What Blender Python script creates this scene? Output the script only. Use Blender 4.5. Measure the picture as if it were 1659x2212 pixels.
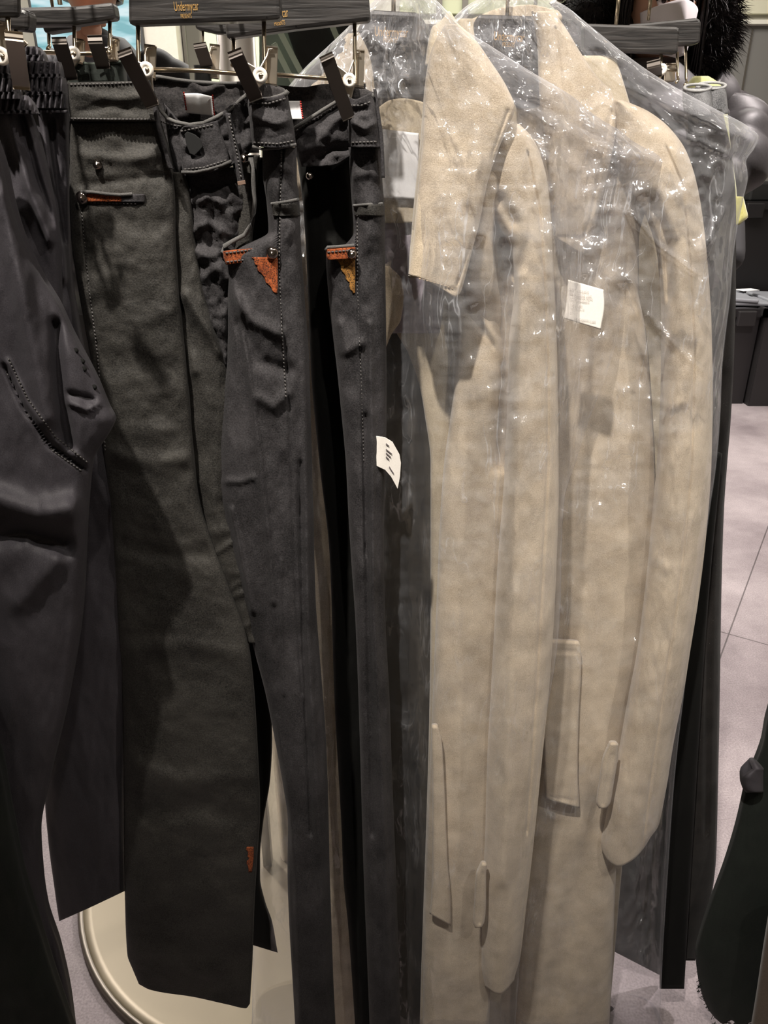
import bpy, bmesh, math, random
import numpy as np
from mathutils import Vector, Matrix
random.seed(4)
C = bpy.context.scene.collection
for o in list(bpy.data.objects): bpy.data.objects.remove(o)

# ---------------------------------------------------------------- camera
F, CX, CY, CAMZ, PITCH = 1662.0, 829.5, 1106.0, 1.30, math.radians(25)
cp, sp = math.cos(PITCH), math.sin(PITCH)
cam = bpy.data.cameras.new('camera'); cam_o = bpy.data.objects.new('camera', cam); C.objects.link(cam_o)
cam_o.location = (0, 0, CAMZ); cam_o.rotation_euler = (math.radians(90) - PITCH, 0, 0)
cam.sensor_fit = 'VERTICAL'; cam.sensor_height = 24; cam.lens = F / 2212 * 24
cam.clip_start = 0.02
bpy.context.scene.camera = cam_o

# ---------------------------------------------------------------- world, lights, exposure
w = bpy.data.worlds.new('world'); bpy.context.scene.world = w; w.use_nodes = True
w.node_tree.nodes['Background'].inputs[0].default_value = (1.0, .93, .84, 1)
w.node_tree.nodes['Background'].inputs[1].default_value = 0.035
vs = bpy.context.scene.view_settings
vs.view_transform = 'Standard'; vs.look = 'None'; vs.gamma = 1.0; vs.exposure = 0.0; vs.use_curve_mapping = False

def spot(name, loc, target, power, size=60, blend=.4, rad=.03, col=(1, .9, .78)):
    l = bpy.data.lights.new(name, 'SPOT'); l.energy = power; l.spot_size = math.radians(size)
    l.spot_blend = blend; l.shadow_soft_size = rad; l.color = col
    o = bpy.data.objects.new(name, l); C.objects.link(o); o.location = loc
    o.rotation_euler = (Vector(target) - Vector(loc)).to_track_quat('-Z', 'Y').to_euler()
    return o
def area(name, loc, target, power, sx, sy, col=(1, .95, .88)):
    l = bpy.data.lights.new(name, 'AREA'); l.shape = 'RECTANGLE'; l.size = sx; l.size_y = sy; l.energy = power; l.color = col
    o = bpy.data.objects.new(name, l); C.objects.link(o); o.location = loc
    o.rotation_euler = (Vector(target) - Vector(loc)).to_track_quat('-Z', 'Y').to_euler()
    return o
spot('spot_key', (-.35, -.22, 2.72), (.00, .6, 1.48), 262, 38, 1, .022, (1, .93, .84))
spot('spot_second', (1.25, -.15, 2.72), (.38, .7, 1.52), 108, 38, 1, .025, (1, .93, .84))
spot('spot_centre', (.45, -.55, 2.72), (.25, .7, 1.3), 55, 48, 1, .025, (1, .93, .84))
spot('spot_floor_right', (1.6, 2.2, 2.72), (1.35, 2.4, 0), 200, 110, .8, .06, (1, .9, .88))
spot('spot_floor_left', (-1.4, 2.4, 2.72), (-1.1, 2.0, 0), 130, 110, .8, .06, (1, .9, .86))
area('ceiling_panel_light', (.4, 4.0, 2.7), (.4, 4.6, 0), 135, 3.2, 1.2)
area('ceiling_glow', (-1.9, 3.6, 2.7), (-1.4, 4.6, .8), 60, 1.5, 1.0)

# ---------------------------------------------------------------- helpers
def P(px, py, Y):
    a = (px - CX) / F; b = -(py - CY) / F
    s = Y / (cp + b * sp)
    return Vector((a * s, Y, CAMZ + s * (-sp + b * cp)))
def Pn(px, py, Y):
    a = (px - CX) / F; b = -(py - CY) / F
    s = Y / (cp + b * sp)
    return np.stack([a * s, Y + 0 * a, CAMZ + s * (-sp + b * cp)], -1)
def mpp(py, Y):                      # metres per pixel there
    return Y / (cp - (py - CY) / F * sp) / F

rng = np.random.RandomState(7)
TAB = rng.rand(256, 256)
def vnoise(x, y):
    xi = np.floor(x).astype(int); yi = np.floor(y).astype(int)
    fx = x - xi; fy = y - yi
    fx = fx * fx * (3 - 2 * fx); fy = fy * fy * (3 - 2 * fy)
    g = lambda i, j: TAB[i % 256, j % 256]
    return ((g(xi, yi) * (1 - fx) + g(xi + 1, yi) * fx) * (1 - fy) + (g(xi, yi + 1) * (1 - fx) + g(xi + 1, yi + 1) * fx) * fy) * 2 - 1
def fbm(x, y, o=4):
    r = 0; a = 1; t = 0
    for k in range(o):
        r = r + a * vnoise(x * 2 ** k + 17.3 * k, y * 2 ** k + 5.1 * k); t += a; a *= .5
    return r / t
def ridged(x, y, o=4):
    r = 0; a = 1; t = 0
    for k in range(o):
        r = r + a * (1 - 2 * np.abs(vnoise(x * 2 ** k + 7.3 * k, y * 2 ** k + 3.1 * k))); t += a; a *= .55
    return r / t
def pchip(xs, ys, x):
    xs = np.array(xs, float); ys = np.array(ys, float); x = np.clip(x, xs[0], xs[-1])
    if len(xs) < 3: return np.interp(x, xs, ys)
    h = np.diff(xs); d = np.diff(ys) / h
    m = np.zeros(len(xs)); m[0] = d[0]; m[-1] = d[-1]
    for i in range(1, len(xs) - 1):
        if d[i - 1] * d[i] > 0:
            w1 = 2 * h[i] + h[i - 1]; w2 = h[i] + 2 * h[i - 1]
            m[i] = (w1 + w2) / (w1 / d[i - 1] + w2 / d[i])
    k = np.clip(np.searchsorted(xs, x, 'right') - 1, 0, len(xs) - 2)
    t = (x - xs[k]) / h[k]
    return ((2 * t ** 3 - 3 * t ** 2 + 1) * ys[k] + (t ** 3 - 2 * t ** 2 + t) * h[k] * m[k] + (-2 * t ** 3 + 3 * t ** 2) * ys[k + 1] + (t ** 3 - t ** 2) * h[k] * m[k + 1])
def foldsum(folds, X, Yp):
    r = np.zeros_like(X)
    for f in folds:
        pts, wd, dp = f[0], f[1], f[2]
        dmin = np.full_like(X, 1e9)
        for (x0, y0), (x1, y1) in zip(pts[:-1], pts[1:]):
            dx, dy = x1 - x0, y1 - y0; L = dx * dx + dy * dy + 1e-9
            t = np.clip(((X - x0) * dx + (Yp - y0) * dy) / L, 0, 1)
            dmin = np.minimum(dmin, np.hypot(X - x0 - t * dx, Yp - y0 - t * dy))
        r += dp * np.exp(-(dmin / wd) ** 2)
    return r

def setp(o, label=None, cat=None, group=None, kind=None):
    if label: o['label'] = label
    if cat: o['category'] = cat
    if group: o['group'] = group
    if kind: o['kind'] = kind
    return o
def thing(name, loc, label, cat, group=None):
    o = bpy.data.objects.new(name, None); C.objects.link(o); o.location = loc
    o.empty_display_size = .05
    return setp(o, label, cat, group)
def rootloc(o):
    v = Vector((0, 0, 0))
    while o is not None: v += o.location; o = o.parent
    return v
def link(name, me, mat, parent=None, smooth=True, label=None):
    o = bpy.data.objects.new(name, me); C.objects.link(o)
    if mat is not None and not me.materials: me.materials.append(mat)
    if parent is not None:
        off = rootloc(parent); me.transform(Matrix.Translation(-off)); o.parent = parent
    if smooth:
        for p in me.polygons: p.use_smooth = True
    if label: o['label'] = label
    return o
def from_bm(name, bm, mat, parent=None, smooth=True, label=None):
    bmesh.ops.recalc_face_normals(bm, faces=bm.faces)
    me = bpy.data.meshes.new(name); bm.to_mesh(me); bm.free()
    return link(name, me, mat, parent, smooth, label)

class Surf:
    pass
def cloth(name, rows, Y, th, mat, parent=None, N=None, step=7, ex=2.2, folds=(), amp=0.0, nsx=60, nsy=140, seed=0, topc=None, botc=None, fall=90, gather=None, label=None, rid=0.0, yslope=0.0, colw=4.5, backth=None, dyx=None, streak=0):
    """hanging cloth: closed flattened tube following rows (py, left px, right px[, extra depth])"""
    rows = [tuple(r) + (0.0,) * (4 - len(r)) for r in rows]
    ry = [r[0] for r in rows]; q0, q1 = ry[0], ry[-1]
    XL = lambda q: pchip(ry, [r[1] for r in rows], q); XR = lambda q: pchip(ry, [r[2] for r in rows], q)
    DY = lambda q: pchip(ry, [r[3] for r in rows], q)
    ns = max(3, int((q1 - q0) / step) + 1)
    q = np.linspace(q0, q1, ns)
    wid = max(r[2] - r[1] for r in rows)
    if N is None: N = int(max(10, min(110, wid / colw)))
    a = np.linspace(0, math.pi, N)
    u = -np.cos(a)
    u = np.sign(u) * np.abs(u) ** 1.0 * .55 + np.linspace(-1, 1, N) * .45
    U, Q = np.meshgrid(u, q)
    xl, xr = XL(Q), XR(Q)
    X = xl + (xr - xl) * (U + 1) / 2
    PY = Q.copy()
    if topc:
        off = pchip([c[0] for c in topc], [c[1] for c in topc], U); wt = np.clip(1 - (Q - q0) / fall, 0, 1); PY += off * wt * wt * (3 - 2 * wt) if fall < (q1 - q0) else off * wt
    if botc:
        off = pchip([c[0] for c in botc], [c[1] for c in botc], U); wt = np.clip(1 - (q1 - Q) / fall, 0, 1); PY += off * wt * wt * (3 - 2 * wt) if fall < (q1 - q0) else off * wt
    def disp(X, PYY, Uu, Qq):
        pr = (1 - np.clip(np.abs(Uu), 0, 1) ** ex) ** (1 / ex)
        d = th * pr
        ed = np.clip((1 - np.abs(Uu)) * 5, 0, 1)
        if folds: d = d + foldsum(folds, X, PYY) * ed
        if amp: d = d + amp * fbm(X / nsx + seed * 9.7, PYY / nsy + seed * 3.3, 4) * ed
        if rid: d = d + rid * (1 + 1.1 * np.clip((520 - PYY) / 400, 0, 1)) * ridged(X / nsx + seed * 5.7, PYY / nsy + seed * 2.3, 5) * ed
        if streak: d = d + streak * ridged(X / 15 + .16 * PYY / 15 + seed, PYY / 170 + seed * 1.3, 3) * ed * np.clip((PYY - 500) / 500, 0, 1)
        if gather: d = d + gather[0] * np.abs(np.sin(X / gather[1] * math.pi + 1.1 * fbm(X / 50 + seed, PYY / 90, 2) + .03 * (PYY % 40))) * ed
        return d
    Yc = Y + DY(Q) + yslope * U
    if dyx: Yc = Yc + np.interp(X, [c[0] for c in dyx], [c[1] for c in dyx])
    Yf = Yc - disp(X, PY, U, Q)
    front = Pn(X, PY, Yf)
    bt = th if backth is None else backth
    back = Pn(X, PY, Yc); back[..., 1] += bt * (1 - np.abs(U) ** ex) ** (1 / ex)
    front[..., 2] = np.maximum(front[..., 2], .008); back[..., 2] = np.maximum(back[..., 2], .008)      # nothing hangs below the floor
    vs_ = []; 
    ring = 2 * N - 2
    for i in range(ns):
        vs_.extend(front[i].tolist()); vs_.extend(back[i][1:-1][::-1].tolist())
    fs = []
    for i in range(ns - 1):
        for j in range(ring):
            k = (j + 1) % ring
            fs.append((i * ring + j, i * ring + k, (i + 1) * ring + k, (i + 1) * ring + j))
    # caps bridged front to back
    for i in (0, ns - 1):
        for j in range(N - 1):
            a0, a1 = j, j + 1
            b0 = (ring - j) % ring; b1 = (ring - j - 1) if (ring - j - 1) >= N - 1 else N - 1
            f = [i * ring + a0, i * ring + a1, i * ring + b1, i * ring + b0]
            f2 = []
            for v in f:
                if v not in f2: f2.append(v)
            if len(f2) >= 3: fs.append(tuple(f2))
    me = bpy.data.meshes.new(name); me.from_pydata(vs_, [], fs); me.validate()
    bm = bmesh.new(); bm.from_mesh(me); bmesh.ops.recalc_face_normals(bm, faces=bm.faces); bm.to_mesh(me); bm.free()
    o = link(name, me, mat, parent, True, label)
    def fy(px, py):
        px = np.asarray(px, float); py = np.asarray(py, float)
        l, r = XL(py), XR(py); uu = np.clip((px - l) / (r - l) * 2 - 1, -1, 1)
        return Y + DY(py) + yslope * uu - disp(px, py, uu, py)
    s = Surf(); s.o = o; s.fy = fy
    return s

def slab(name, pts, Y, thick, mat, parent=None, bev=.0008, label=None, smooth=False, Ys=None):
    """extruded outline, front face at Y (or one Y per corner)"""
    bm = bmesh.new()
    vs_ = [bm.verts.new(P(x, y, Ys[i] if Ys else Y)) for i, (x, y) in enumerate(pts)]
    f = bm.faces.new(vs_)
    r = bmesh.ops.extrude_face_region(bm, geom=[f])
    for v in [g for g in r['geom'] if isinstance(g, bmesh.types.BMVert)]: v.co.y += thick
    if bev: bmesh.ops.bevel(bm, geom=bm.edges[:], offset=bev, segments=2, affect='EDGES', profile=.5)
    return from_bm(name, bm, mat, parent, smooth, label)
def tube_bm(bm, pts, r, seg=8, r2=None):
    pts = [Vector(p) for p in pts]; rings = []
    n = len(pts)
    for i, p in enumerate(pts):
        d = (pts[min(i + 1, n - 1)] - pts[max(i - 1, 0)]).normalized()
        up = Vector((0, 0, 1)) if abs(d.z) < .9 else Vector((1, 0, 0))
        s = d.cross(up).normalized(); t = s.cross(d).normalized()
        rr = r if r2 is None else r + (r2 - r) * i / (n - 1)
        rings.append([bm.verts.new(p + s * rr * math.cos(2 * math.pi * k / seg) + t * rr * math.sin(2 * math.pi * k / seg)) for k in range(seg)])
    for a, b in zip(rings[:-1], rings[1:]):
        for k in range(seg): bm.faces.new((a[k], a[(k + 1) % seg], b[(k + 1) % seg], b[k]))
    bm.faces.new(rings[0][::-1]); bm.faces.new(rings[-1])
def tube(name, pts, r, mat, parent=None, seg=10, label=None, r2=None):
    bm = bmesh.new(); tube_bm(bm, pts, r, seg, r2); return from_bm(name, bm, mat, parent, True, label)
def box_bm(bm, c, s, rot=None):
    m = Matrix.Translation(Vector(c)) @ (rot.to_4x4() if rot else Matrix.Identity(4)) @ Matrix.Diagonal((s[0], s[1], s[2], 1))
    return bmesh.ops.create_cube(bm, size=1, matrix=m)
def box(name, c, s, mat, parent=None, bev=0.0, rot=None, label=None):
    bm = bmesh.new(); box_bm(bm, c, s, rot)
    if bev: bmesh.ops.bevel(bm, geom=bm.edges[:], offset=bev, segments=2, affect='EDGES', profile=.5)
    return from_bm(name, bm, mat, parent, False, label)
def bar(name, a, b, wdt, thk, mat, parent=None, bev=.001, wdir=(1, 0, 0), taper=1.0, label=None):
    a, b = Vector(a), Vector(b); d = (b - a); L = d.length; d.normalize()
    x = Vector(wdir); x = (x - d * x.dot(d)).normalized(); y = d.cross(x).normalized()
    bm = bmesh.new(); r = bmesh.ops.create_cube(bm, size=1)
    for v in bm.verts:
        k = 1 if v.co.z < 0 else taper
        v.co = (a + b) / 2 + x * v.co.x * wdt * k + y * v.co.y * thk + d * v.co.z * L
    bmesh.ops.bevel(bm, geom=bm.edges[:], offset=bev, segments=2, affect='EDGES', profile=.5)
    return from_bm(name, bm, mat, parent, False, label)
def stitches(parent, lines, mat, ln=6, gap=4, r=.00035, name='stitching'):
    o = stitches_(parent, lines, mat, ln, gap, r, name); o['kind'] = 'stuff'; return o
def stitches_(parent, lines, mat, ln, gap, r, name):
    bm = bmesh.new()
    for pts, fy in lines:
        seg = []
        for (x0, y0), (x1, y1) in zip(pts[:-1], pts[1:]):
            L = math.hypot(x1 - x0, y1 - y0); n = max(1, int(L / 1.0))
            for i in range(n): seg.append((x0 + (x1 - x0) * i / n, y0 + (y1 - y0) * i / n))
        i = 0
        while i + ln < len(seg):
            a, m_, b = seg[i], seg[i + ln // 2], seg[i + ln]
            g = [P(p[0], p[1], float(fy(*p)) - off) for p, off in ((a, .0001), (m_, .0006), (b, .0001))]
            tube_bm(bm, g, r, 5); i += ln + gap
    return from_bm(name, bm, mat, parent, True)
def text(name, body, px, py, Y, hpx, mat, parent, xs=1.0, rotd=0, thick=.0002):
    cu = bpy.data.curves.new(name, 'FONT'); cu.body = body; cu.align_x = 'CENTER'; cu.align_y = 'CENTER'; cu.extrude = .01
    s = hpx * mpp(py, Y)
    tmp = bpy.data.objects.new(name, cu); C.objects.link(tmp)
    dg = bpy.context.evaluated_depsgraph_get()
    me = bpy.data.meshes.new_from_object(tmp.evaluated_get(dg)); bpy.data.objects.remove(tmp)
    M = Matrix.Translation(P(px, py, Y)) @ Matrix.Rotation(math.radians(rotd), 4, 'Y') @ Matrix.Rotation(math.radians(90), 4, 'X') @ Matrix.Diagonal((s * xs, s, s * .05, 1))
    me.transform(M); me.materials.clear()
    return link(name, me, mat, parent, False)
def lathe(name, prof, c, mat, parent=None, seg=48, axis='Z', label=None):
    bm = bmesh.new(); rings = []
    for r, z in prof:
        ring = []
        for k in range(seg):
            t = 2 * math.pi * k / seg; x, y = r * math.cos(t), r * math.sin(t)
            v = (x, y, z) if axis == 'Z' else (x, -z, y)
            ring.append(bm.verts.new(Vector(c) + Vector(v)))
        rings.append(ring)
    for a, b in zip(rings[:-1], rings[1:]):
        for k in range(seg): bm.faces.new((a[k], a[(k + 1) % seg], b[(k + 1) % seg], b[k]))
    bm.faces.new(rings[0][::-1]); bm.faces.new(rings[-1])
    return from_bm(name, bm, mat, parent, True, label)

# ---------------------------------------------------------------- materials
def nm(name):
    m = bpy.data.materials.new(name); m.use_nodes = True
    nt = m.node_tree; return m, nt, nt.nodes, nt.links, nt.nodes['Principled BSDF']
def plain(name, col, rough=.5, metal=0, spec=.5, emit=0):
    m, nt, n, l, b = nm(name)
    b.inputs['Base Color'].default_value = (*col, 1); b.inputs['Roughness'].default_value = rough
    b.inputs['Metallic'].default_value = metal; b.inputs['Specular IOR Level'].default_value = spec
    if emit: b.inputs['Emission Color'].default_value = (*col, 1); b.inputs['Emission Strength'].default_value = emit
    return m
def fabric(name, c1, c2, scale=900, big=25, rough=.85, sheen=.3, bump=.25, spec=.25, c3=None, fuzz=None, weave=0, dist=.0006):
    m, nt, n, l, b = nm(name)
    tc = n.new('ShaderNodeTexCoord')
    t1 = n.new('ShaderNodeTexNoise'); t1.inputs['Scale'].default_value = scale; t1.inputs['Detail'].default_value = 4; t1.inputs['Roughness'].default_value = .7
    t2 = n.new('ShaderNodeTexNoise'); t2.inputs['Scale'].default_value = big; t2.inputs['Detail'].default_value = 5
    l.new(tc.outputs['Object'], t1.inputs['Vector']); l.new(tc.outputs['Object'], t2.inputs['Vector'])
    mx = n.new('ShaderNodeMath'); mx.operation = 'MULTIPLY_ADD'; mx.inputs[1].default_value = .6
    l.new(t1.outputs['Fac'], mx.inputs[0])
    m2 = n.new('ShaderNodeMath'); m2.operation = 'MULTIPLY'; m2.inputs[1].default_value = .4; l.new(t2.outputs['Fac'], m2.inputs[0]); l.new(m2.outputs[0], mx.inputs[2])
    r = n.new('ShaderNodeValToRGB'); r.color_ramp.elements[0].position = .36; r.color_ramp.elements[1].position = .64
    r.color_ramp.elements[0].color = (*c1, 1); r.color_ramp.elements[1].color = (*c2, 1)
    l.new(mx.outputs[0], r.inputs['Fac']); src = r.outputs['Color']
    if fuzz:                                     # bright lint specks
        v = n.new('ShaderNodeTexVoronoi'); v.inputs['Scale'].default_value = fuzz[0]; l.new(tc.outputs['Object'], v.inputs['Vector'])
        lt = n.new('ShaderNodeMath'); lt.operation = 'LESS_THAN'; lt.inputs[1].default_value = fuzz[1]; l.new(v.outputs['Distance'], lt.inputs[0])
        mixc = n.new('ShaderNodeMixRGB'); l.new(lt.outputs[0], mixc.inputs[0]); l.new(src, mixc.inputs[1]); mixc.inputs[2].default_value = (*fuzz[2], 1); src = mixc.outputs[0]
    l.new(src, b.inputs['Base Color'])
    b.inputs['Roughness'].default_value = rough; b.inputs['Specular IOR Level'].default_value = spec
    b.inputs['Sheen Weight'].default_value = sheen; b.inputs['Sheen Roughness'].default_value = .4
    bp = n.new('ShaderNodeBump'); bp.inputs['Strength'].default_value = bump; bp.inputs['Distance'].default_value = dist
    h = t1.outputs['Fac']
    if weave:
        wv = n.new('ShaderNodeTexWave'); wv.wave_type = 'BANDS'; wv.bands_direction = 'DIAGONAL'; wv.inputs['Scale'].default_value = weave; l.new(tc.outputs['Object'], wv.inputs['Vector'])
        ad = n.new('ShaderNodeMath'); ad.operation = 'ADD'; l.new(h, ad.inputs[0]); l.new(wv.outputs['Fac'], ad.inputs[1]); h = ad.outputs[0]
    l.new(h, bp.inputs['Height']); l.new(bp.outputs[0], b.inputs['Normal'])
    return m
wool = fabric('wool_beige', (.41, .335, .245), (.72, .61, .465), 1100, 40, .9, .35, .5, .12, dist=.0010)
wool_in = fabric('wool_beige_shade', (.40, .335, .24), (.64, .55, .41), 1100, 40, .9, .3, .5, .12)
lining = fabric('lining_lavender', (.30, .26, .31), (.42, .37, .42), 300, 12, .4, .1, .1, .4)
lining_shaded = fabric('lining_shaded', (.030, .025, .018), (.05, .042, .03), 300, 12, .6, .05, .1, .3)  # lining with the coat interior's shade put into its colour
denim = fabric('denim_black', (.008, .0075, .007), (.060, .056, .050), 800, 16, .62, .03, .8, .25, fuzz=(900, .12, (.09, .085, .08)), weave=0)
denim2 = fabric('denim_black_dull', (.010, .0095, .010), (.056, .052, .055), 800, 20, .75, .03, .7, .2, fuzz=(1000, .13, (.09, .085, .085)))
denim_in = fabric('denim_inside', (.012, .011, .012), (.06, .055, .055), 700, 90, .9, .15, .8, .2)
hem_edge = fabric('denim_edge', (.05, .048, .046), (.13, .125, .12), 1500, 60, .8, .2, .5, .3)
black_cloth = fabric('jersey_black', (.034, .031, .036), (.072, .066, .076), 1300, 8, .6, .03, .3, .3)
deep_black = fabric('cotton_black', (.004, .004, .004), (.009, .009, .008), 900, 10, .8, .02, .2, .15)
green_black = fabric('twill_green_black', (.010, .013, .011), (.020, .025, .021), 900, 14, .7, .05, .3, .25)
velvet = fabric('corduroy_black', (.008, .007, .007), (.03, .026, .024), 1200, 30, .85, .12, .6, .15, fuzz=(160, .05, (.2, .2, .2)))
grey_denim = fabric('denim_grey', (.05, .05, .055), (.28, .28, .29), 900, 60, .9, .1, .6, .2)
grey_edge = fabric('denim_grey_edge', (.28, .28, .28), (.48, .48, .48), 900, 60, .9, .1, .6, .2)
taupe = fabric('taupe_cloth', (.10, .075, .055), (.15, .11, .085), 500, 10)
label_white = fabric('label_white', (.80, .80, .82), (.92, .92, .92), 1500, 60, .6, .05, .15)
paper = fabric('paper_card', (.76, .72, .66), (.86, .82, .77), 900, 20, .6, 0, .05)
ink = plain('ink_grey', (.16, .14, .15), .7)
ink_soft = plain('ink_soft', (.42, .38, .37), .7)
red_thread = plain('thread_red', (.55, .04, .03), .7)
thread = plain('thread_black', (.075, .07, .068), .6)
thread_tan = plain('thread_tan', (.42, .33, .22), .7)
gold = plain('gold_foil', (.75, .45, .16), .35, .6)
metal = plain('satin_metal', (.62, .55, .46), .28, 1)
metal_dark = plain('clip_metal_dark', (.09, .075, .065), .5, .4)
metal_wire = plain('wire_metal', (.62, .52, .38), .22, 1)
rivet_m = plain('rivet_metal', (.35, .30, .27), .12, 1)
white_plastic = plain('plastic_white', (.78, .73, .66), .35)
steel = plain('brushed_steel', (.62, .59, .54), .3, 1)
rust = fabric('rust_paint', (.10, .022, .010), (.42, .11, .035), 700, 120, .85, .05, .8, .15, fuzz=(800, .33, (.05, .02, .012)))
ochre = fabric('ochre_paint', (.10, .04, .010), (.36, .18, .045), 700, 120, .85, .05, .8, .15, fuzz=(800, .33, (.05, .03, .012)))

def woodmat(name, c1, c2):
    m, nt, n, l, b = nm(name)
    tc = n.new('ShaderNodeTexCoord'); mp = n.new('ShaderNodeMapping'); mp.inputs['Scale'].default_value = (18, 60, 260)
    l.new(tc.outputs['Object'], mp.inputs['Vector'])
    t = n.new('ShaderNodeTexNoise'); t.inputs['Scale'].default_value = 1; t.inputs['Detail'].default_value = 6; t.inputs['Distortion'].default_value = .8
    l.new(mp.outputs[0], t.inputs['Vector'])
    r = n.new('ShaderNodeValToRGB'); r.color_ramp.elements[0].position = .35; r.color_ramp.elements[1].position = .75
    r.color_ramp.elements[0].color = (*c1, 1); r.color_ramp.elements[1].color = (*c2, 1)
    l.new(t.outputs['Fac'], r.inputs[0]); l.new(r.outputs[0], b.inputs['Base Color'])
    b.inputs['Roughness'].default_value = .42
    bp = n.new('ShaderNodeBump'); bp.inputs['Strength'].default_value = .5; bp.inputs['Distance'].default_value = .001; l.new(t.outputs['Fac'], bp.inputs['Height']); l.new(bp.outputs[0], b.inputs['Normal'])
    return m
wood = woodmat('wood_charcoal', (.012, .011, .011), (.055, .050, .048))
wood_edge = woodmat('wood_edge', (.10, .075, .055), (.25, .2, .15))

def plastic(name, haze=.045, crink=1.3, scale=34, gl=1.25, sx=1.3, sz=.55, zlo=.9, zhi=1.22, base=.30, hazecol=(.80, .82, .88)):
    """thin clear polythene film: transparent + faceted gloss + slight white haze"""
    m, nt, n, l, b = nm(name); n.remove(b); out = n['Material Output']
    tc = n.new('ShaderNodeTexCoord'); mp = n.new('ShaderNodeMapping'); mp.inputs['Scale'].default_value = (sx, 1, sz); l.new(tc.outputs['Object'], mp.inputs['Vector'])
    wn = n.new('ShaderNodeTexNoise'); wn.inputs['Scale'].default_value = 14; wn.inputs['Detail'].default_value = 3; l.new(mp.outputs[0], wn.inputs['Vector'])
    wa = n.new('ShaderNodeMixRGB'); wa.blend_type = 'ADD'; wa.inputs[0].default_value = .06; l.new(mp.outputs[0], wa.inputs[1]); l.new(wn.outputs['Color'], wa.inputs[2])
    v = n.new('ShaderNodeTexVoronoi'); v.inputs['Scale'].default_value = scale; l.new(wa.outputs[0], v.inputs['Vector'])
    v2 = n.new('ShaderNodeTexVoronoi'); v2.inputs['Scale'].default_value = scale * 3.1; l.new(wa.outputs[0], v2.inputs['Vector'])
    cm = n.new('ShaderNodeMixRGB'); cm.inputs[0].default_value = .55; l.new(v.outputs['Color'], cm.inputs[1]); l.new(v2.outputs['Color'], cm.inputs[2])
    sub = n.new('ShaderNodeVectorMath'); sub.operation = 'SUBTRACT'; sub.inputs[1].default_value = (.5, .5, .5); l.new(cm.outputs[0], sub.inputs[0])
    # crumpling is strongest over the shoulders, calm lower down
    sep = n.new('ShaderNodeSeparateXYZ'); g = n.new('ShaderNodeNewGeometry'); l.new(g.outputs['Position'], sep.inputs[0])
    mr = n.new('ShaderNodeMapRange'); mr.inputs[1].default_value = zlo; mr.inputs[2].default_value = zhi; mr.inputs[3].default_value = base; mr.inputs[4].default_value = 1; l.new(sep.outputs['Z'], mr.inputs[0])
    mn = n.new('ShaderNodeTexNoise'); mn.inputs['Scale'].default_value = 11; mn.inputs['Detail'].default_value = 2; l.new(tc.outputs['Object'], mn.inputs['Vector'])
    mnr = n.new('ShaderNodeMapRange'); mnr.inputs[1].default_value = .46; mnr.inputs[2].default_value = .58; mnr.inputs[3].default_value = .10; mnr.inputs[4].default_value = 1; l.new(mn.outputs['Fac'], mnr.inputs[0])
    mm = n.new('ShaderNodeMath'); mm.operation = 'MULTIPLY'; l.new(mr.outputs[0], mm.inputs[0]); l.new(mnr.outputs[0], mm.inputs[1])
    mk = n.new('ShaderNodeMath'); mk.operation = 'MULTIPLY'; mk.inputs[1].default_value = crink; l.new(mm.outputs[0], mk.inputs[0])
    sc = n.new('ShaderNodeVectorMath'); sc.operation = 'SCALE'; l.new(sub.outputs[0], sc.inputs[0]); l.new(mk.outputs[0], sc.inputs['Scale'])
    ad = n.new('ShaderNodeVectorMath'); ad.operation = 'ADD'; l.new(g.outputs['Normal'], ad.inputs[0]); l.new(sc.outputs[0], ad.inputs[1])
    no = n.new('ShaderNodeVectorMath'); no.operation = 'NORMALIZE'; l.new(ad.outputs[0], no.inputs[0])
    gs = n.new('ShaderNodeBsdfGlossy'); gs.inputs['Roughness'].default_value = .10; gs.inputs['Color'].default_value = (1, 1, 1, 1); l.new(no.outputs[0], gs.inputs['Normal'])
    tr = n.new('ShaderNodeBsdfTransparent'); tr.inputs[0].default_value = (.97, .97, .98, 1)
    df = n.new('ShaderNodeBsdfDiffuse'); df.inputs[0].default_value = (*hazecol, 1)
    tl = n.new('ShaderNodeBsdfTranslucent'); tl.inputs[0].default_value = (*hazecol, 1)
    dm = n.new('ShaderNodeMixShader'); dm.inputs[0].default_value = .4; l.new(df.outputs[0], dm.inputs[1]); l.new(tl.outputs[0], dm.inputs[2])
    lw = n.new('ShaderNodeLayerWeight'); lw.inputs['Blend'].default_value = .25
    hz = n.new('ShaderNodeMath'); hz.operation = 'MULTIPLY_ADD'; pw = n.new('ShaderNodeMath'); pw.operation = 'POWER'; pw.inputs[1].default_value = 5.0; l.new(lw.outputs['Facing'], pw.inputs[0])
    hz.inputs[1].default_value = .45; hz.inputs[2].default_value = haze; l.new(pw.outputs[0], hz.inputs[0])
    # creases whiten the film along thin lines
    ve = n.new('ShaderNodeTexNoise'); ve.inputs['Scale'].default_value = scale * .5; ve.inputs['Detail'].default_value = 2; ve.inputs['Distortion'].default_value = .9
    vm = n.new('ShaderNodeMapping'); vm.inputs['Rotation'].default_value = (0, .16, 0); vm.inputs['Scale'].default_value = (1.7, 1.7, .22); l.new(wa.outputs[0], vm.inputs[0]); l.new(vm.outputs[0], ve.inputs['Vector'])
    va = n.new('ShaderNodeMath'); va.operation = 'SUBTRACT'; va.inputs[1].default_value = .5; l.new(ve.outputs['Fac'], va.inputs[0])
    vb = n.new('ShaderNodeMath'); vb.operation = 'ABSOLUTE'; l.new(va.outputs[0], vb.inputs[0])
    ce = n.new('ShaderNodeMapRange'); ce.inputs[1].default_value = 0; ce.inputs[2].default_value = .014; ce.inputs[3].default_value = .42; ce.inputs[4].default_value = 0; l.new(vb.outputs[0], ce.inputs[0])
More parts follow.
